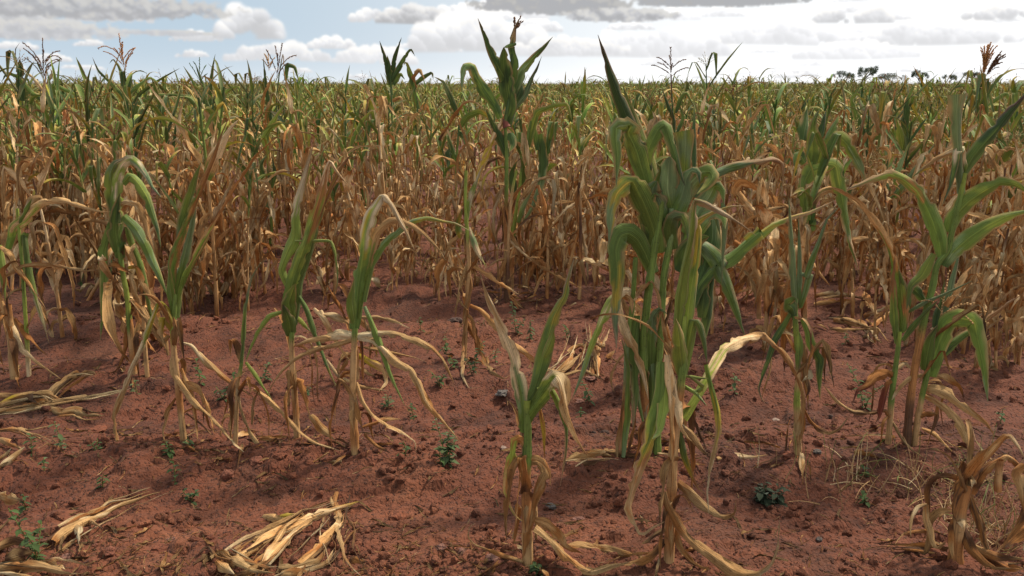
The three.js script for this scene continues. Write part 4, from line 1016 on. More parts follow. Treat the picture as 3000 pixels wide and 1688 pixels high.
specimen('dead_leaf_heap', 'tangle of curled straw-coloured leaves round a dead stump on bare soil', 'dead leaves', ['Z', 1000, 590], `
L 3.4 tppp f.5 z7: 755,605 850,530 900,400 942,255
L 4 tttt f.5 z3: 695,642 800,600 900,500 985,418
L 4.5 tptt f.5 z4: 855,425 950,370 1065,343
L 4 tot f.5 z5: 885,395 960,350 1105,398
L 5 pttptp f.4 z14: 1080,625 1110,450 1100,320 1170,360 1245,198
L 5 otob f.5 z12: 1142,640 1125,480 1080,330 1068,145
L 4 pt f.4 z3: 1215,475 1292,408
L 4 ttt f.4 z2: 640,570 740,610 850,590
L 4 otp f.4 z6: 1100,300 1150,330 1130,450
L 3 ttb f.4 z2: 820,650 1000,600 1190,690`, { flat: true, seed: 307 });
specimen('dead_leaf_heap', 'thin dry leaf strips trampled flat in the row left of the big green clump', 'dead leaves', ['R', 1000, 330], `
L 4.5 ttott f.4 z2: 840,370 950,320 1150,290 1265,320
L 4 tbt f.4 z1: 830,360 1000,372 1250,345
L 5 tpto f.4 z3: 1060,290 1140,265 1200,290`, { flat: true, seed: 308 });
// ---------------------------------------------------------------- maize plants of the denser rows, grown from a few kinds
function growLeaf(r, y0, az, len, kind, w, cols, lod) {
  const n = lod ? 7 : 12, ds = len / n, pts = [], p = V(0, y0, 0), out = V(Math.cos(az), 0, Math.sin(az)), side = V(-Math.sin(az), 0, Math.cos(az));
  let el = kind === 'up' ? 1.02 + 0.35 * r() : kind === 'hang' ? 0.7 + 0.5 * r() : 0.85 + 0.5 * r();
  const kinkAt = 0.3 + 0.35 * r(), wander = (r() - 0.5) * 1.6, droop = kind === 'arc' ? 2.2 + 1.6 * r() : kind === 'hang' ? 17 + 10 * r() : kind === 'up' ? 0.35 * r() : 0.5;
  pts.push(p.clone());
  for (let i = 0; i < n; i++) {
    const t = i / n;
    if (kind === 'kink' && t >= kinkAt && el > -0.9) el = -1.1 - 0.35 * r();
    else el -= droop * ds * (kind === 'arc' ? 0.4 + 2 * t : 1) * (kind === 'hang' && t > 0.5 ? 0.15 : 1);
    el = Math.max(el, kind === 'hang' ? -1.46 + 0.2 * Math.sin(t * 7 + wander * 4) : -1.5);
    const a = wander * t * (kind === 'hang' ? 1.2 : 0.5) * ds * 4, cx = out.x * Math.cos(a) - out.z * Math.sin(a), cz = out.x * Math.sin(a) + out.z * Math.cos(a);
    out.set(cx, 0, cz).normalize();
    p.addScaledVector(out, Math.cos(el) * ds); p.y += Math.sin(el) * ds;
    if (p.y < 0.02) p.y = 0.02 + 0.01 * r();
    pts.push(p.clone());
  }
  const dry = leafMat(cols) === dryLeaf;
  return { g: leafGeometry(pts, w, cols, { r, side, face: (r() - 0.5) * 0.5, segs: lod ? 8 : 20, across: lod ? 2 : 4, twist: (r() - 0.5) * (dry ? 3 : 1.1), curl: kind === 'up' ? 0.75 : lod ? 0.3 : undefined }), m: dry ? dryLeaf : greenLeaf };
}
function growPlant(seed, k, lod) { // k: height, leaves, dryness 0..1 = share of the plant's height that is dead, tassel
  const r = rng(seed), h = k.h, lean = (r() - 0.5) * 0.22, lean2 = (r() - 0.5) * 0.22, stem = (t) => V(lean * t * t * h, h * t, lean2 * t * t * h), out = [];
  const cols = k.dead > 0.95 ? 'ottpb' : k.dead > 0.5 ? 'otttgG' : 'otgGGG';
  out.push({ n: 'stalk', g: stalkGeometry([V(0, -0.03, 0), stem(0.3), stem(0.62), stem(k.dead > 0.95 ? 0.86 : 0.97)], 0.0125, 0.006, cols, { r, round: lod ? 4 : 7, segs: lod ? 5 : 22 }), m: stalkMat });
  const az0 = r() * 6.28;
  for (let i = 0; i < k.leaves; i++) {
    const t = 0.08 + 0.9 * (i + 0.5 * r()) / k.leaves, dead = t < k.dead + 0.12 * (r() - 0.5), top = t > 0.8;
    const az = az0 + (i % 2) * Math.PI + (r() - 0.5) * 1.1;
    const kind = dead ? pickOf(r, ['hang', 'hang', 'hang', 'kink', 'kink', 'arc', 'up']) : top ? pickOf(r, k.spiky ? ['up', 'kink', 'arc', 'kink'] : ['arc', 'arc', 'kink', 'kink']) : pickOf(r, ['arc', 'kink', 'arc', 'up']);
    const c = dead ? pickOf(r, ['ttot', 'otob', 'tptt', 'otto', 'tpob', 'pttt', 'optt', 'tptr', 'ptpt']) : t < k.dead + 0.18 ? pickOf(r, ['gglyt', 'lgytt', 'glyo']) : pickOf(r, ['GggGg', 'GGgl', 'ggggl', 'gssg', 'GGGg', 'lggs']);
    const L = (dead ? rand(0.32, 0.66, r) : rand(0.34, 0.66, r)) * (top ? (kind === 'up' ? 0.55 : 0.75) : 1) * Math.min(1.15, 0.55 + 0.4 * h), w = (dead ? rand(0.045, 0.088, r) : rand(0.05, 0.09, r)) * (top ? 0.8 : 1);
    const q = growLeaf(r, h * t, az, L, kind, w, c, lod), o = stem(t); q.g.translate(o.x, 0, o.z);
    out.push({ n: 'leaf', ...q });
    if (dead && r() < 0.6) { // a split sheath hanging beside its stalk
      const q2 = growLeaf(r, h * t, az + 1.5 + r(), L * 0.5, 'hang', w * 0.8, pickOf(r, ['pto', 'toob', 'tto']), lod); q2.g.translate(o.x, 0, o.z); out.push({ n: 'leaf', ...q2 });
    }
  }
  if (k.tassel) { const b = stem(0.94); out.push({ n: 'tassel', g: tasselGeometry(b, b.clone().add(V(lean * 0.5, k.tassel, lean2 * 0.5)), 4 + Math.floor(r() * 6), 0.7, seq(pickOf(r, ['bt', 'rb', 'ot', 'Gt']), 0.5, []), { r, lite: true }), m: tasselMat }); }
  return out;
}
const KINDS = {
  dry: [{ h: 0.92, leaves: 14, dead: 1 }, { h: 1.2, leaves: 15, dead: 1 }, { h: 1.0, leaves: 11, dead: 1 }, { h: 1.15, leaves: 12, dead: 1 }, { h: 1.26, leaves: 13, dead: 1 }, { h: 0.8, leaves: 9, dead: 1 }, { h: 1.08, leaves: 12, dead: 1 }, { h: 1.32, leaves: 13, dead: 1, tassel: 0.16 }],
  mixed: [{ h: 1.28, leaves: 15, dead: 0.66 }, { h: 1.44, leaves: 14, dead: 0.74, tassel: 0.2 }, { h: 1.24, leaves: 13, dead: 0.62 }, { h: 1.36, leaves: 14, dead: 0.7 }, { h: 1.18, leaves: 13, dead: 0.55 }, { h: 1.3, leaves: 14, dead: 0.78, tassel: 0.18 }, { h: 1.4, leaves: 14, dead: 0.6, spiky: 1, tassel: 0.16 }, { h: 1.16, leaves: 13, dead: 0.7 }],
  green: [{ h: 1.42, leaves: 13, dead: 0.4, spiky: 1 }, { h: 1.34, leaves: 13, dead: 0.35 }, { h: 1.48, leaves: 13, dead: 0.55, tassel: 0.22 }, { h: 1.26, leaves: 12, dead: 0.45, spiky: 1 }],
};
const LOOK = { dry: 'dead tan maize plant', mixed: 'green-topped maize plant', green: 'mostly green maize plant' };
const protos = {};
Object.entries(KINDS).forEach(([kind, list], a) => { protos[kind] = list.map((k, i) => ({ k, parts: growPlant(900 + a * 50 + i, k, false), made: null })); });
// where the photograph shows single plants between the measured ones: display pixels of the foot (2576 wide), kind
const SPOTS = `dry 150,668 dry 205,690 dry 120,640 dry 262,655 mixed 40,640 dry 330,640 dry 505,752 dry 540,765 dry 575,745 dry 470,735 dry 610,700 dry 560,690 mixed 505,690
dry 25,868 dry 140,700 dry 660,640 dry 690,560 dry 790,640 dry 850,700 dry 875,690 mixed 890,640 dry 960,660 dry 1005,640 dry 985,735 mixed 925,560 dry 800,560 dry 835,560
dry 1165,745 dry 1120,640 mixed 1135,650 dry 1150,600 dry 1195,720 dry 1330,720 dry 1365,700 dry 1400,735 dry 1425,745 dry 1455,690 dry 1500,720 dry 1520,640 dry 1345,640 dry 1290,690 dry 1585,745 mixed 1560,700
dry 1880,745 dry 1925,760 dry 1970,700 mixed 1960,640 dry 2090,690 dry 2120,705 dry 2165,690 dry 2205,745 dry 2235,752 dry 2200,860 mixed 2230,640 dry 2270,690 dry 2330,752 dry 2365,690 mixed 2420,690
dry 2450,850 dry 2480,820 dry 2505,935 dry 2560,925 mixed 2545,790 dry 2570,840 dry 2395,760 dry 2520,745 mixed 2490,690 green 60,560 green 170,545 green 330,565 green 425,548 green 560,545 green 250,600 green 640,530 green 745,545 green 20,620 green 1620,560 green 1905,600 green 1990,575 green 2080,560 green 2290,585 green 2160,625 green 2245,560 green 2350,600 green 2520,590 green 1790,545 green 980,540 green 1120,545 dry 1075,560 dry 1700,940 dry 1790,850`;
const spots = []; { let kind = 'dry'; for (const q of SPOTS.split(/\s+/)) { if (/^[a-z]/.test(q)) kind = q; else { const [x, y] = q.split(','), p = onGround(x * 3000 / 2576, y * 3000 / 2576); spots.push({ kind, x: p.x, z: p.z, near: kind === 'green' ? 2 : 1 }); } } }
// the rows behind, thinner where the crop failed
const rp = rng(77), cover = [ // depth of a row, then shares of it that stand: far left, left, centre, right of centre, right
  [6.75, 0.4, 0.03, 0.05, 0.1, 0.35], [7.6, 0.6, 0.15, 0.12, 0.25, 0.45], [8.5, 0.75, 0.35, 0.28, 0.45, 0.6], [9.4, 0.85, 0.6, 0.4, 0.6, 0.7], [10.3, 0.9, 0.75, 0.6, 0.75, 0.85], [11.2, 0.95, 0.85, 0.75, 0.85, 0.9], [12.1, 1, 0.9, 0.85, 0.9, 0.95], [13, 1, 1, 0.9, 1, 1]];
const shareAt = (row, dx) => { const k = [0, 560, 900, 1300, 1800].filter((a) => dx >= a).length; return row[clamp(k, 1, 5)]; };
const mixFor = (d, x) => { const f = smoothstep(d, 7, 34), leftish = x < -d * 0.2 ? 0.18 : x > d * 0.1 ? 0.14 : 0, q = rp(); return q < lerp(0.46, 0.12, f) - leftish * (1 - f) ? 'dry' : q < lerp(0.86, 0.58, f) - leftish * 1.4 ? 'mixed' : 'green'; };
for (const row of cover) for (let x = -0.66 * row[0] - 0.4; x < 0.66 * row[0] + 0.4; x += 0.24 + 0.16 * rp()) {
  const z = -row[0] + (rp() - 0.5) * 0.3, dx = 1288 + x / -z * 2266, share = shareAt(row, dx), q = rp();
  const kind = mixFor(-z, x);
  if (q < share && plantRoots.every(([a, b]) => Math.hypot(a - x, b - z) > 0.22)) spots.push({ kind, x, z });
}
{ // crowded, ragged stands between the measured plants
  const q = rng(321);
  for (const [x0, x1, y0, y1, n] of [[-60, 330, 600, 765, 24], [300, 640, 590, 800, 26], [640, 1080, 555, 660, 14], [660, 1080, 660, 760, 9], [1090, 1560, 600, 770, 26], [1560, 1860, 600, 790, 13], [1860, 2640, 600, 810, 32], [2400, 2640, 760, 930, 8], [60, 480, 800, 900, 4], [1880, 2300, 820, 920, 3]])
    for (let i = 0; i < n; i++) { const p = onGround(lerp(x0, x1, q()) * 3000 / 2576, lerp(y0, y1, q()) * 3000 / 2576), kind = q() < 0.66 ? 'dry' : 'mixed'; if (plantRoots.every(([a, b]) => Math.hypot(a - p.x, b - p.z) > 0.14)) spots.push({ kind, x: p.x, z: p.z, near: q() < 0.6 ? 1 : 0 }); }
}
spots.sort((a, b) => b.z - a.z);
const ROWS = ['first', 'second', 'third', 'fourth', 'fifth', 'sixth', 'seventh', 'eighth', 'ninth', 'tenth'];
const rowName = (z) => ROWS[clamp(Math.floor((-z - 5.2) / 0.9), 0, 9)] + ' mid-field row';
const wing = (x, z) => { const t = x / -z; return t < -0.36 ? 'below the dark red tassels' : t < -0.15 ? 'behind the leaning plants' : t < 0.1 ? 'round the tallest plant' : t < 0.32 ? 'behind the biggest green clump' : 'below the far trees'; };
const overflow = spots.splice(254), NTH = ['first', 'second', 'third', 'fourth', 'fifth', 'sixth', 'seventh', 'eighth', 'ninth', 'tenth', 'eleventh', 'twelfth', 'thirteenth', 'fourteenth', 'fifteenth', 'sixteenth', 'seventeenth', 'eighteenth', 'nineteenth', 'twentieth', 'twenty-first', 'twenty-second', 'twenty-third', 'twenty-fourth', 'twenty-fifth'], alike = {};
for (const s of spots) (alike[s.kind + rowName(s.z) + wing(s.x, s.z)] ??= []).push(s);
for (const list of Object.values(alike)) list.sort((a, b) => a.x / -a.z - b.x / -b.z).forEach((s, i) => {
  s.group = `${LOOK[s.kind]}s, ${rowName(s.z)} ${wing(s.x, s.z)}`;
  s.label = list.length > 1 ? `${NTH[Math.min(i, 24)]} ${LOOK[s.kind]} from the left, ${rowName(s.z)}, ${wing(s.x, s.z)}` : `lone ${LOOK[s.kind]} in the ${rowName(s.z)} ${wing(s.x, s.z)}`;
});
for (const s of spots) {
  const list = protos[s.kind], q = list[Math.floor(rp() * list.length)], y = groundSmooth(s.x, s.z);
  let g;
  if (!q.made) { g = q.made = new THREE.Group(); for (const a of q.parts) part(a.n, a.g, a.m, g); } else g = q.made.clone();
  g.name = numbered('maize_plant'); g.position.set(s.x, y, s.z); g.rotation.y = rp() * 6.28; g.scale.setScalar(s.near === 2 ? rand(0.96, 1.08, rp) * (s.x > 0 ? 0.88 : 1) : rand(0.7, 1.08, rp) * (s.near ? 0.82 : 1));
  const tilt = s.kind === 'dry' && rp() < 0.3 ? 1.1 : 0.24; g.rotation.z = (rp() - 0.5) * tilt; g.rotation.x = (rp() - 0.5) * tilt;
  g.userData = { label: s.label, category: 'maize plant', group: s.group };
  scene.add(g);
}
// beyond them the crop is one mass
{
  const crop = new THREE.Group(); crop.name = 'maize_crop';
  crop.userData = { kind: 'stuff', label: 'dense maize crop stretching to the horizon, tan below and green on top', category: 'maize crop' };
  scene.add(crop);
  const bins = {}, flat = (k, seed) => mergeGeometries(growPlant(seed, k, true).map((a) => { const g = a.g; if (a.n !== 'leaf') { const u = g.attributes.uv; for (let i = 0; i < u.count; i++) u.setXY(i, 0.2, u.getY(i)); } return g; }));
  Object.entries(KINDS).forEach(([kind, list], a) => { bins[kind] = list.flatMap((k, i) => [0, 1].map((v) => ({ g: flat({ ...k, tassel: k.tassel ?? (kind !== 'dry' && v ? 0.17 : 0) }, 2000 + a * 100 + i * 7 + v * 3), at: [] }))); });
  const put = (kind, x, z) => pickOf(rp, bins[kind]).at.push([x, z]);
  for (const s of overflow) put(s.kind, s.x, s.z);
  for (let d = 13.9; d < 230;) {
    const step = d < 45 ? 0.87 : d < 90 ? 1.3 : 2.2, gap = d < 45 ? 0.29 : d < 90 ? 0.42 : 0.75;
    for (let x = -0.68 * d - 2; x < 0.68 * d + 2; x += gap * (0.8 + 0.4 * rp())) { const kind = mixFor(d, x), z = -d + (rp() - 0.5) * step * 0.7; if (rp() > 0.1 && fbm(x * 0.35, z * 0.35, 2, 3) > -0.3) put(kind, x, z); }
    d += step;
  }
  const M = new THREE.Matrix4(), Q = new THREE.Quaternion(), E = new THREE.Euler(), C = new THREE.Color();
  for (const [kind, list] of Object.entries(bins)) for (const b of list) {
    const m = new THREE.InstancedMesh(b.g, kind === 'dry' ? dryLeaf : greenLeaf, b.at.length); m.name = 'maize_rows'; m.castShadow = m.receiveShadow = true;
    b.at.forEach(([x, z], i) => {
      const swell = 0.95 + 0.1 * fbm(x * 0.05, z * 0.05, 2), s = rand(0.66, 1.1, rp) * swell * (rp() < 0.06 ? 1.18 : 1);
      Q.setFromEuler(E.set((rp() - 0.5) * 0.16, rp() * 6.28, (rp() - 0.5) * 0.16));
      m.setMatrixAt(i, M.compose(V(x, groundSmooth(x, z), z), Q, V(s, s, s)));
      m.setColorAt(i, C.setRGB(rand(0.85, 1.3, rp), rand(1.0, 1.35, rp), rand(0.85, 1.2, rp)));
    });
    m.userData.kind = 'stuff';
    crop.add(m);
  }
}

// ---------------------------------------------------------------- trees beyond the field
const barkMat = new THREE.MeshStandardMaterial({ name: 'bark', color: new THREE.Color().setRGB(0.1, 0.075, 0.055), roughness: 0.95 });
const crownMat = new THREE.MeshPhysicalMaterial({ name: 'tree leaves', vertexColors: true, roughness: 0.95, side: THREE.DoubleSide, transmission: 0.2, thickness: 0 });
function tree(px, topY, widthPx, depth, shape, label, seed) { // display pixels
  const r = rng(seed), k = 3000 / 2576, top = at(px * k, topY * k, depth), g = thing('tree', label, 'tree', V(top.x, 0, -depth), 'trees on the far side of the field');
  const H = top.y, Wd = widthPx / 2266 * depth, trunk = [], p = [], c = [], uv = [], idx = [], clumps = [];
  trunk.push(stalkGeometry([V(0, -0.3, 0), V(0.2, H * 0.25, 0), V(-0.1, H * 0.5, 0.1)], H * 0.035, H * 0.02, 'bb', { r, gap: 99 }));
  for (let i = 0; i < 7; i++) { const a = r() * 6.28, e = V(Math.cos(a) * Wd * 0.33, H * rand(0.6, 0.85, r), Math.sin(a) * Wd * 0.3); trunk.push(stalkGeometry([V(0, H * rand(0.22, 0.45, r), 0), V(e.x * 0.5, H * 0.55, e.z * 0.5), e], H * 0.014, H * 0.005, 'bb', { r, gap: 99, round: 5 })); clumps.push(e); }
  for (let i = 0; i < shape.n; i++) { const a = r() * 6.28, q = Math.sqrt(r()); clumps.push(V(Math.cos(a) * q * Wd * 0.45, H * (shape.flat ? lerp(0.62, 0.9, 1 - q * q) : rand(0.42, 0.92, r)), Math.sin(a) * q * Wd * 0.45)); }
  for (const q of clumps) for (let i = 0; i < 150; i++) {
    const s = Wd * 0.13 * (0.5 + 0.5 * r()), n = V(r() - 0.5, r() - 0.5, r() - 0.5).normalize(), o = q.clone().addScaledVector(n, s * Math.cbrt(r()) * V(1, 0.7, 1).length() * 0.62); o.y = Math.min(o.y, H);
    const a = V(r() - 0.5, r() - 0.5, r() - 0.5).normalize(), b = a.clone().cross(n).normalize(), w = H * 0.022 * (0.6 + r()), t = p.length / 3, e = 0.7 + 0.6 * r();
    for (const [i1, j1] of [[-1, 0], [0, -0.5], [1, 0], [0, 0.5]]) { p.push(o.x + a.x * w * i1 + b.x * w * j1, o.y + a.y * w * i1 + b.y * w * j1, o.z + a.z * w * i1 + b.z * w * j1); c.push(0.06 * e, 0.085 * e, 0.045 * e); uv.push(0, 0); }
    idx.push(t, t + 1, t + 2, t, t + 2, t + 3);
  }
  for (const t of trunk) t.deleteAttribute('color');
  part('trunk', mergeGeometries(trunk), barkMat, g); part('crown', finish(p, c, uv, idx), crownMat, g);
}
tree(2178, 163, 71, 430, { n: 9 }, 'tallest dark tree on the horizon with a forked bare trunk', 1);
tree(2118, 178, 60, 470, { n: 10, flat: 1 }, 'low dark tree on the horizon left of the tallest tree', 2);
tree(2246, 184, 80, 480, { n: 16, flat: 1 }, 'wide dome-shaped tree low on the horizon', 3);
tree(2315, 173, 51, 450, { n: 7 }, 'small loose-crowned tree right of the dome-shaped one on the horizon', 4);
tree(2446, 178, 52, 470, { n: 12, flat: 1 }, 'dark round tree on the horizon beside the purple-red tassel', 5);
tree(2390, 186, 43, 520, { n: 9, flat: 1 }, 'faint low tree on the horizon between the small loose one and the round one', 6);

// ---------------------------------------------------------------- weeds
function weed(view, x, y, hpx, label, o = {}) {
  const r = rng(Math.round(x * 3 + y * 5)), s = toSrc(view, x, y), root = onGround(...s), hgt = hpx / VIEW[view][2] / 3000 * 1024 / 886 * -root.z * 1.05;
  const g = thing('weed', label, 'weed', root, 'small weeds on the bare soil'), stems = o.stems ?? 1 + Math.floor(r() * 2), green = o.dark ? [0.035, 0.05, 0.025] : [[0.05, 0.088, 0.022], [0.075, 0.11, 0.04], [0.038, 0.07, 0.02]][Math.floor(r() * 3)];
  const sg = [], p = [], c = [], uv = [], idx = [];
  for (let q = 0; q < stems; q++) {
    const a = r() * 6.28, sp = stems > 1 ? 0.3 + 0.3 * r() : 0.12, hh = hgt * (q ? 0.55 + 0.35 * r() : 1), tip = V(Math.cos(a) * hh * sp, hh, Math.sin(a) * hh * sp), mid = V(tip.x * 0.3 + (r() - 0.5) * 0.01, hh * 0.5, tip.z * 0.3);
    const cv = new THREE.CatmullRomCurve3([V(0, -0.01, 0), mid, tip]); sg.push(stalkGeometry([V(0, -0.01, 0), mid, tip], 0.0022, 0.001, o.dark ? 'bb' : 'bgg', { r, round: 5, segs: 8, gap: 9 }));
    const nl = Math.max(8, Math.round(hh / 0.0085));
    for (let i = 0; i < nl; i++) {
      const t = 0.18 + 0.82 * i / nl, o1 = cv.getPoint(t), az = i * 2.4 + r(), L = rand(0.018, 0.04, r) * (1.15 - 0.4 * t) * (o.big ?? 1), el = rand(o.dark ? -1.2 : -0.5, 0.7, r), d = V(Math.cos(az) * Math.cos(el), Math.sin(el), Math.sin(az) * Math.cos(el)), w = V(-Math.sin(az), 0, Math.cos(az)), k = p.length / 3, e = 0.75 + 0.5 * r();
      const st = [[0, 0], [0.3, 0.22], [0.62, 0.26], [1, 0]];
      for (const [u, v] of st) for (const sgn of v ? [-1, 0, 1] : [0]) { const b = o1.clone().addScaledVector(d, L * u).addScaledVector(w, L * v * sgn); b.y += -0.25 * L * u * u + (sgn ? 0.1 * L : 0); p.push(b.x, b.y, b.z); c.push(green[0] * e, green[1] * e, green[2] * e); uv.push(0, 0); }
      idx.push(k, k + 1, k + 2, k, k + 2, k + 3, k + 1, k + 4, k + 2, k + 4, k + 5, k + 2, k + 2, k + 5, k + 3, k + 5, k + 6, k + 3, k + 4, k + 7, k + 5, k + 5, k + 7, k + 6);
    }
  }
  part('stem', mergeGeometries(sg), stalkMat, g); part('leaves', finish(p, c, uv, idx), weedMat, g);
}
for (const q of `Y 300,1400 210 bushy green weed left of the slanted fallen leaf pile's straw, below the crossed leaf ends|Y 585,1370 330 thin single-stemmed weed standing on smooth soil below the dull tan leaf bundle|Y 930,1395 150 small leafy weed beside the long hanging tan leaf tip|Y 1600,1400 130 small bright weed at the foot of the leaning plant|Y 1790,1330 120 tiny weed touching the foot of the leaning plant on its far side|Y 1890,750 270 thin weed between the leaning plant and its long level leaf|Y 2100,890 210 weed with drooping leaves behind the spindly shoot|Y 1300,830 150 low weed under the hooded plant's ground-touching leaves|Y 2180,800 200 grey-green weed close to the thin pale stem
T 1400,965 180 low weed below the yoke-leaved plant's long falling leaf|T 1650,1100 220 branched weed between two falling tan leaves|T 1890,760 170 dark weed on the soil right of the falling tan leaf|T 1950,480 200 loose weed behind the end of the yoke leaf|T 2030,590 130 pale small weed behind the falling leaf tip|T 2200,650 320 broad-leaved weed growing at the dead stalk left of the V-topped plant|T 2420,520 140 small weed right of the broad-leaved one|T 1570,1420 170 round-leaved weed at the tip of the curled leaf|T 1720,240 150 weed with yellowing leaf on the open soil|T 240,700 200 weed behind the thin pale green shoot|T 640,840 110 tiny weed under the lime-based plant
Z 1050,910 230 slim weed on the open soil beside the V-topped plant|Z 365,270 290 tall slim weed seen above the V of the front plant|Z 485,320 200 short weed beside the tall slim one|Z 830,310 140 bushy dark weed on the soil right of the V-topped plant|Z 970,1060 110 twig-like weed on the smooth soil
Z 2420,830 220 dark feathery weed under the pale arching leaf|V 1060,990 420 slim weed hidden by the rust-red leaf|V 2350,1110 170 thin weed near the picture edge behind the bent brown plant|V 890,370 150 blackish dry weed behind the hanging dark green leaf
X 420,480 150 tiny weed with one round leaf near the crossed straw|X 1650,590 230 two-armed weed on the crusted soil|X 980,640 180 small weed beside a red clod|X 260,880 250 weed beside the cut-off straw leaf|X 1800,750 130 faint brownish weed on the crusted soil
U 1900,430 240 leafy weed right of the tip of the curled leaf|S 1090,780 110 withered weed on the smooth soil by a straw|S 1085,510 110 green sprig among dry grass stems|R 560,1420 110 little weed at the foot of the V-topped plant
W 570,860 110 low weed under the ragged plant's level leaf|W 600,1010 120 low weed on the soil behind the hooded plant|W 280,960 140 weed at the foot of the ragged edge plant|b 640,1440 60 small dark green weed in the gap left of the tallest plant`.split(/[|\n]/)) {
  const m = q.match(/^(\w) ([\d.]+),([\d.]+) (\d+) (.*)$/); weed(m[1], +m[2], +m[3], +m[4], m[5]);
}
weed('U', 1960, 420, 480, 'largest green weed on the bare soil, several branches, left of the V-topped plant', { stems: 4, big: 1.2 });
weed('X', 350, 1350, 560, 'tall grey-green weed in the bottom corner over grey dead leaves', { stems: 3, big: 1.1 });
weed('S', 120, 770, 210, 'blackened wilted weed sprawled on the soil right of the tan-leaved front plant', { dark: 1, stems: 7, big: 1.5 });
weed('S', 260, 760, 190, 'wilted blackish weed with curled leaf beside the sprawled one', { dark: 1, stems: 4, big: 1.2 });

// ---------------------------------------------------------------- clods, stones, crumbs, straw
const stoneMat = new THREE.MeshStandardMaterial({ name: 'clod', vertexColors: true, map: soilTex, bumpMap: soilBump, bumpScale: 0.008, roughness: 0.95 });
function clodGeometry(seed, squash, colour, detail = 4) {
  const g = new THREE.IcosahedronGeometry(1, detail), p = g.attributes.position, c = [], uv = [];
  for (let i = 0; i < p.count; i++) {
    const x = p.getX(i), y = p.getY(i), z = p.getZ(i), f = 1 + 0.5 * N3(x * 0.9 + seed, y * 0.9, z * 0.9) + 0.3 * N3(x * 2.2 + seed, y * 2.2, z * 2.2) + 0.14 * N3(x * 6, y * 6 + seed, z * 6), q = 1 + 0.3 * N3(x * 3, y * 3, z * 3 + seed);
    p.setXYZ(i, x * f, y * f * squash, z * f); c.push(colour[0] * q, colour[1] * q, colour[2] * q); uv.push(x * 0.06 + z * 0.02 + seed, z * 0.06 + y * 0.04);
  }
  g.setAttribute('color', new THREE.Float32BufferAttribute(c, 3)); g.setAttribute('uv', new THREE.Float32BufferAttribute(uv, 2));
  let h = g; h.computeVertexNormals(); return h;
}
const CL = { s: SOIL.map((v) => v * 1.3), r: [0.26, 0.09, 0.05], k: [0.3, 0.14, 0.1], g: [0.15, 0.125, 0.11], d: [0.1, 0.055, 0.04], w: [0.4, 0.29, 0.23] };
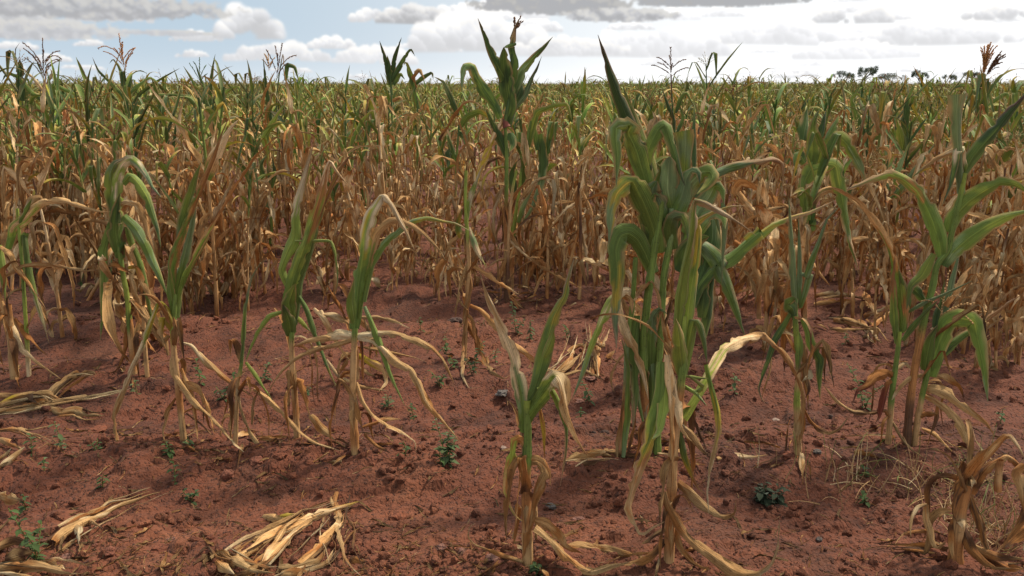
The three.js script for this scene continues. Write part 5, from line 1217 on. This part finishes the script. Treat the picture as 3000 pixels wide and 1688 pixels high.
for (const q of `U 165,385 140 r .6 reddish angular clod left of the leaf curling on the ground|U 400,385 115 s .5 low clod touching the curled leaf strip|U 1490,900 200 s .45 smooth half-buried clod right of the fanned leaf pile|U 1385,1135 90 r .9 knobbly clod standing between the two nearest fallen heaps|U 1840,1050 70 r .7 small reddish clod in the crumbly patch|U 1910,1215 105 k .6 pinkish stone in the crumbly patch|U 1990,1260 125 s .6 middle one of the stones in the crumbly patch|U 2110,1250 90 k .6 stone on the crumbly patch nearest the thin curled leaf|U 1840,1300 110 s .5 lowest stone of the crumbly patch|U 2390,1310 120 k .35 flat greyish pink flake by the V-topped plant's foot|U 2450,1380 170 r .5 broad reddish clod at the bottom by the V-topped plant|U 1100,1220 130 s .6 clod right of the fanned leaf pile's hanging strip|U 1040,965 60 r .7 small clod beside the fanned leaf pile
Y 910,1175 200 s .45 largest smooth clod below the dull tan leaf bundle|Y 2020,1260 130 s .5 clod at the foot of the leaning plant's neighbour|X 2145,500 120 r .9 upright crumbly red clod on the crusted soil|X 620,1275 110 k .7 square pinkish clod above the bottom weed|X 1530,1200 180 s .45 flat-topped clod in the crumbly patch near the fanned pile|X 1040,1265 120 r .6 red clod with a broken face near the bottom|X 1850,1190 85 s .6 small clod in front of the crust edge|X 2000,1180 90 s .6 small clod beside the crust edge|X 1620,1110 90 k .6 pinkish clod near the crumbly patch
X 1720,1040 60 s .6 crumb-sized clod left of the crust edge|X 1920,830 90 s .5 clod near the faint brown weed|X 900,1180 60 r .6 small red clod near the bottom weed|R 690,790 105 g .5 blue-grey stone right of the V-topped plant|R 960,925 110 k .5 reddish stone right of the V-topped plant|R 1085,110 55 d .7 dark small clod behind the reddish stone|R 1195,110 85 d .5 larger dark clod behind the reddish stone|R 790,700 90 s .4 flat clod near the blue-grey stone|R 235,245 90 w .2 pale grey flake left of the V-topped plant|R 110,1310 110 k .35 pale pink flake beneath the curled leaf strip|R 1120,520 60 s .5 small clod on the smooth soil left of the folded tan leaf
S 350,320 140 s .5 clod at the foot of the thin blue-green plant|S 640,1090 70 g .5 grey stone on the lower soil|S 925,1280 60 d .6 dark pebble on the lower soil|S 440,1400 80 s .6 clod at the bottom below the rising leaf tip|S 1235,955 55 k .7 pinkish pebble on the lower soil|S 620,325 80 g .5 pale grey stone near the dry grass stems|T 2490,840 130 g .5 dark grey stone on open soil left of the V-topped plant|T 2040,175 130 d .5 dark clod behind the weeds|Z 950,885 95 k .3 flat pink stone by the slim weed|Z 1070,685 110 k .25 pinkish flake under the tangle of curled leaves|V 240,1055 80 w .25 pale flake left of the thin blue-green plant|V 760,1065 60 d .6 dark clod by the curled leaf|V 750,460 120 s .5 reddish lump behind the dark hanging leaf|V 1170,480 130 s .5 dark lump left of the three-stalked group|Z 1790,545 60 w .5 whitish crumb on the smooth soil|b 500,1440 80 d .4 dark flat stone in the gap left of the tallest plant`.split(/[|\n]/)) {
  const m = q.match(/^(\w) ([\d.]+),([\d.]+) (\d+) (\w) ([\d.]+) (.*)$/), s = toSrc(m[1], +m[2], +m[3]), p = onGround(...s), size = +m[4] / VIEW[m[1]][2] / 3000 * 1024 / 886 * -p.z * 0.5;
  const g = new THREE.Mesh(clodGeometry(+m[2] * 0.37, +m[6], CL[m[5]]), stoneMat), stone = 'gwk'.includes(m[5]);
  g.name = numbered(stone ? 'stone' : 'soil_clod'); g.position.copy(p); g.position.y += groundDetail(p.x, p.z) + size * +m[6] * 0.25; g.scale.setScalar(size); g.rotation.y = +m[2]; g.castShadow = g.receiveShadow = true;
  g.userData = { label: m[7], category: stone ? 'stone' : 'clod', group: stone ? 'stones on the soil' : 'clods on the soil' }; scene.add(g);
}
{
  const r = rng(515), M = new THREE.Matrix4(), Q = new THREE.Quaternion(), E = new THREE.Euler(), C = new THREE.Color();
  const spot = (dMax, clump) => { for (;;) { const d = 2.1 + (dMax - 2.1) * Math.pow(r(), 1.7), x = (r() - 0.5) * 1.4 * d; if (r() < clump(x, -d)) return [x, -d]; } };
  const crumbs = new THREE.Group(); crumbs.name = 'gravel'; crumbs.userData = { kind: 'stuff', label: 'loose crumbs of red soil scattered over the ground', category: 'soil crumbs' }; scene.add(crumbs);
  for (let v = 0; v < 3; v++) {
    const n = 3600, m = new THREE.InstancedMesh(clodGeometry(3.3 + v * 9, 0.75, [1, 1, 1], 1), stoneMat, n); m.name = 'crumbs'; m.userData.kind = 'stuff'; m.castShadow = m.receiveShadow = true;
    for (let i = 0; i < n; i++) {
      const [x, z] = spot(9, (a, b) => 0.12 + smoothstep(fbm(a * 2.2, b * 2.2, 2, 6.6), 0.05, 0.4)), s = 0.002 + 0.017 * Math.pow(r(), 6), c = soilColour(x, z), e = rand(0.95, 1.6, r);
      m.setMatrixAt(i, M.compose(V(x, groundSmooth(x, z) + groundDetail(x, z) + s * 0.25, z), Q.setFromEuler(E.set(r() * 6, r() * 6, r() * 6)), V(s, s, s)));
      m.setColorAt(i, C.setRGB(c[0] * e, c[1] * e, c[2] * e));
    }
    crumbs.add(m);
  }
  const straw = new THREE.Group(); straw.name = 'litter'; straw.userData = { kind: 'stuff', label: 'bits of straw and broken leaf strewn over the soil', category: 'straw litter' }; scene.add(straw);
  for (let v = 0; v < 5; v++) {
    const rr = rng(40 + v), bend = (rr() - 0.5) * 0.6, g = leafGeometry([V(-0.5, 0.03, 0), V(-0.15, 0.0 + 0.07 * rr(), bend * 0.4), V(0.2, 0.06 * rr(), bend * 0.5), V(0.5, 0.05, bend * 0.2)], v < 3 ? 0.08 : 0.17, ['ttp', 'tot', 'bob', 'tto', 'otb'][v], { r: rr, side: V(0, 0, 1), segs: 8, across: 2, taper: 5 });
    const n = v < 3 ? 1900 : 800, m = new THREE.InstancedMesh(g, dryLeaf, n); m.name = 'straw'; m.userData.kind = 'stuff'; m.castShadow = m.receiveShadow = true;
    for (let i = 0; i < n; i++) {
      const rowed = (b) => 0.45 + 0.55 * Math.cos((b + 2.37) * 2 * Math.PI / 0.87);
      const [x, z] = spot(13, (a, b) => 0.12 + 0.6 * rowed(b) * smoothstep(fbm(a * 1.1, b * 1.1, 2, 1.6), -0.3, 0.3)), s = rand(0.02, v < 3 ? 0.09 : 0.11, r) * (1 + Math.max(0, -z - 5) * 0.12);
      m.setMatrixAt(i, M.compose(V(x, groundSmooth(x, z) + groundDetail(x, z) + 0.003, z), Q.setFromEuler(E.set((r() - 0.5) * 0.5, r() * 6.28, (r() - 0.5) * 0.4)), V(s, s, s)));
      m.setColorAt(i, (C.setRGB(1, 0.94, 0.86), C.multiplyScalar(rand(0.3, 1.0, r))));
    }
    straw.add(m);
  }
  // dry grass: runners and tufts near the bent brown plant, and a patch in the middle of the soil
  const grass = new THREE.Group(); grass.name = 'dry_grass'; grass.userData = { kind: 'stuff', label: 'thin dry grass stems lying on the soil', category: 'dry grass' }; scene.add(grass);
  for (let v = 0; v < 3; v++) {
    const rr = rng(60 + v), bend = 0.3 + 0.4 * rr(), g = stalkGeometry([V(0, 0, 0), V(0.1, 0.45, 0.05), V(bend * 0.6, 0.8, 0.1), V(bend, 0.98, 0.12)], 0.013, 0.005, ['tt', 'pt', 'tg'][v], { r: rr, round: 4, segs: 8, gap: 9 }), places = [];
    const patch = (view, x, y, sx, sz, n) => { const c = onGround(...toSrc(view, x, y)); for (let i = 0; i < n; i++) places.push([c.x + sx * (r() + r() + r() - 1.5), c.z + sz * (r() + r() + r() - 1.5)]); };
    patch('S', 1700, 640, 0.36, 0.2, 24); patch('S', 2250, 760, 0.25, 0.25, 26); patch('Q', 200, 370, 0.3, 0.25, 80); patch('S', 2350, 1150, 0.15, 0.15, 45); patch('S', 1250, 560, 0.4, 0.14, 30); patch('V', 2450, 240, 0.4, 0.4, 40);
    const m = new THREE.InstancedMesh(g, stalkMat, places.length); m.name = 'grass_stems'; m.userData.kind = 'stuff'; m.castShadow = m.receiveShadow = true;
    places.forEach(([x, z], i) => { const s = rand(0.05, 0.17, r); m.setMatrixAt(i, M.compose(V(x, groundSmooth(x, z), z), Q.setFromEuler(E.set((r() - 0.5) * 2.4, r() * 6.28, (r() - 0.5) * 2.4)), V(s, s, s))); });
    grass.add(m);
  }
}
renderer.render(scene, camera);
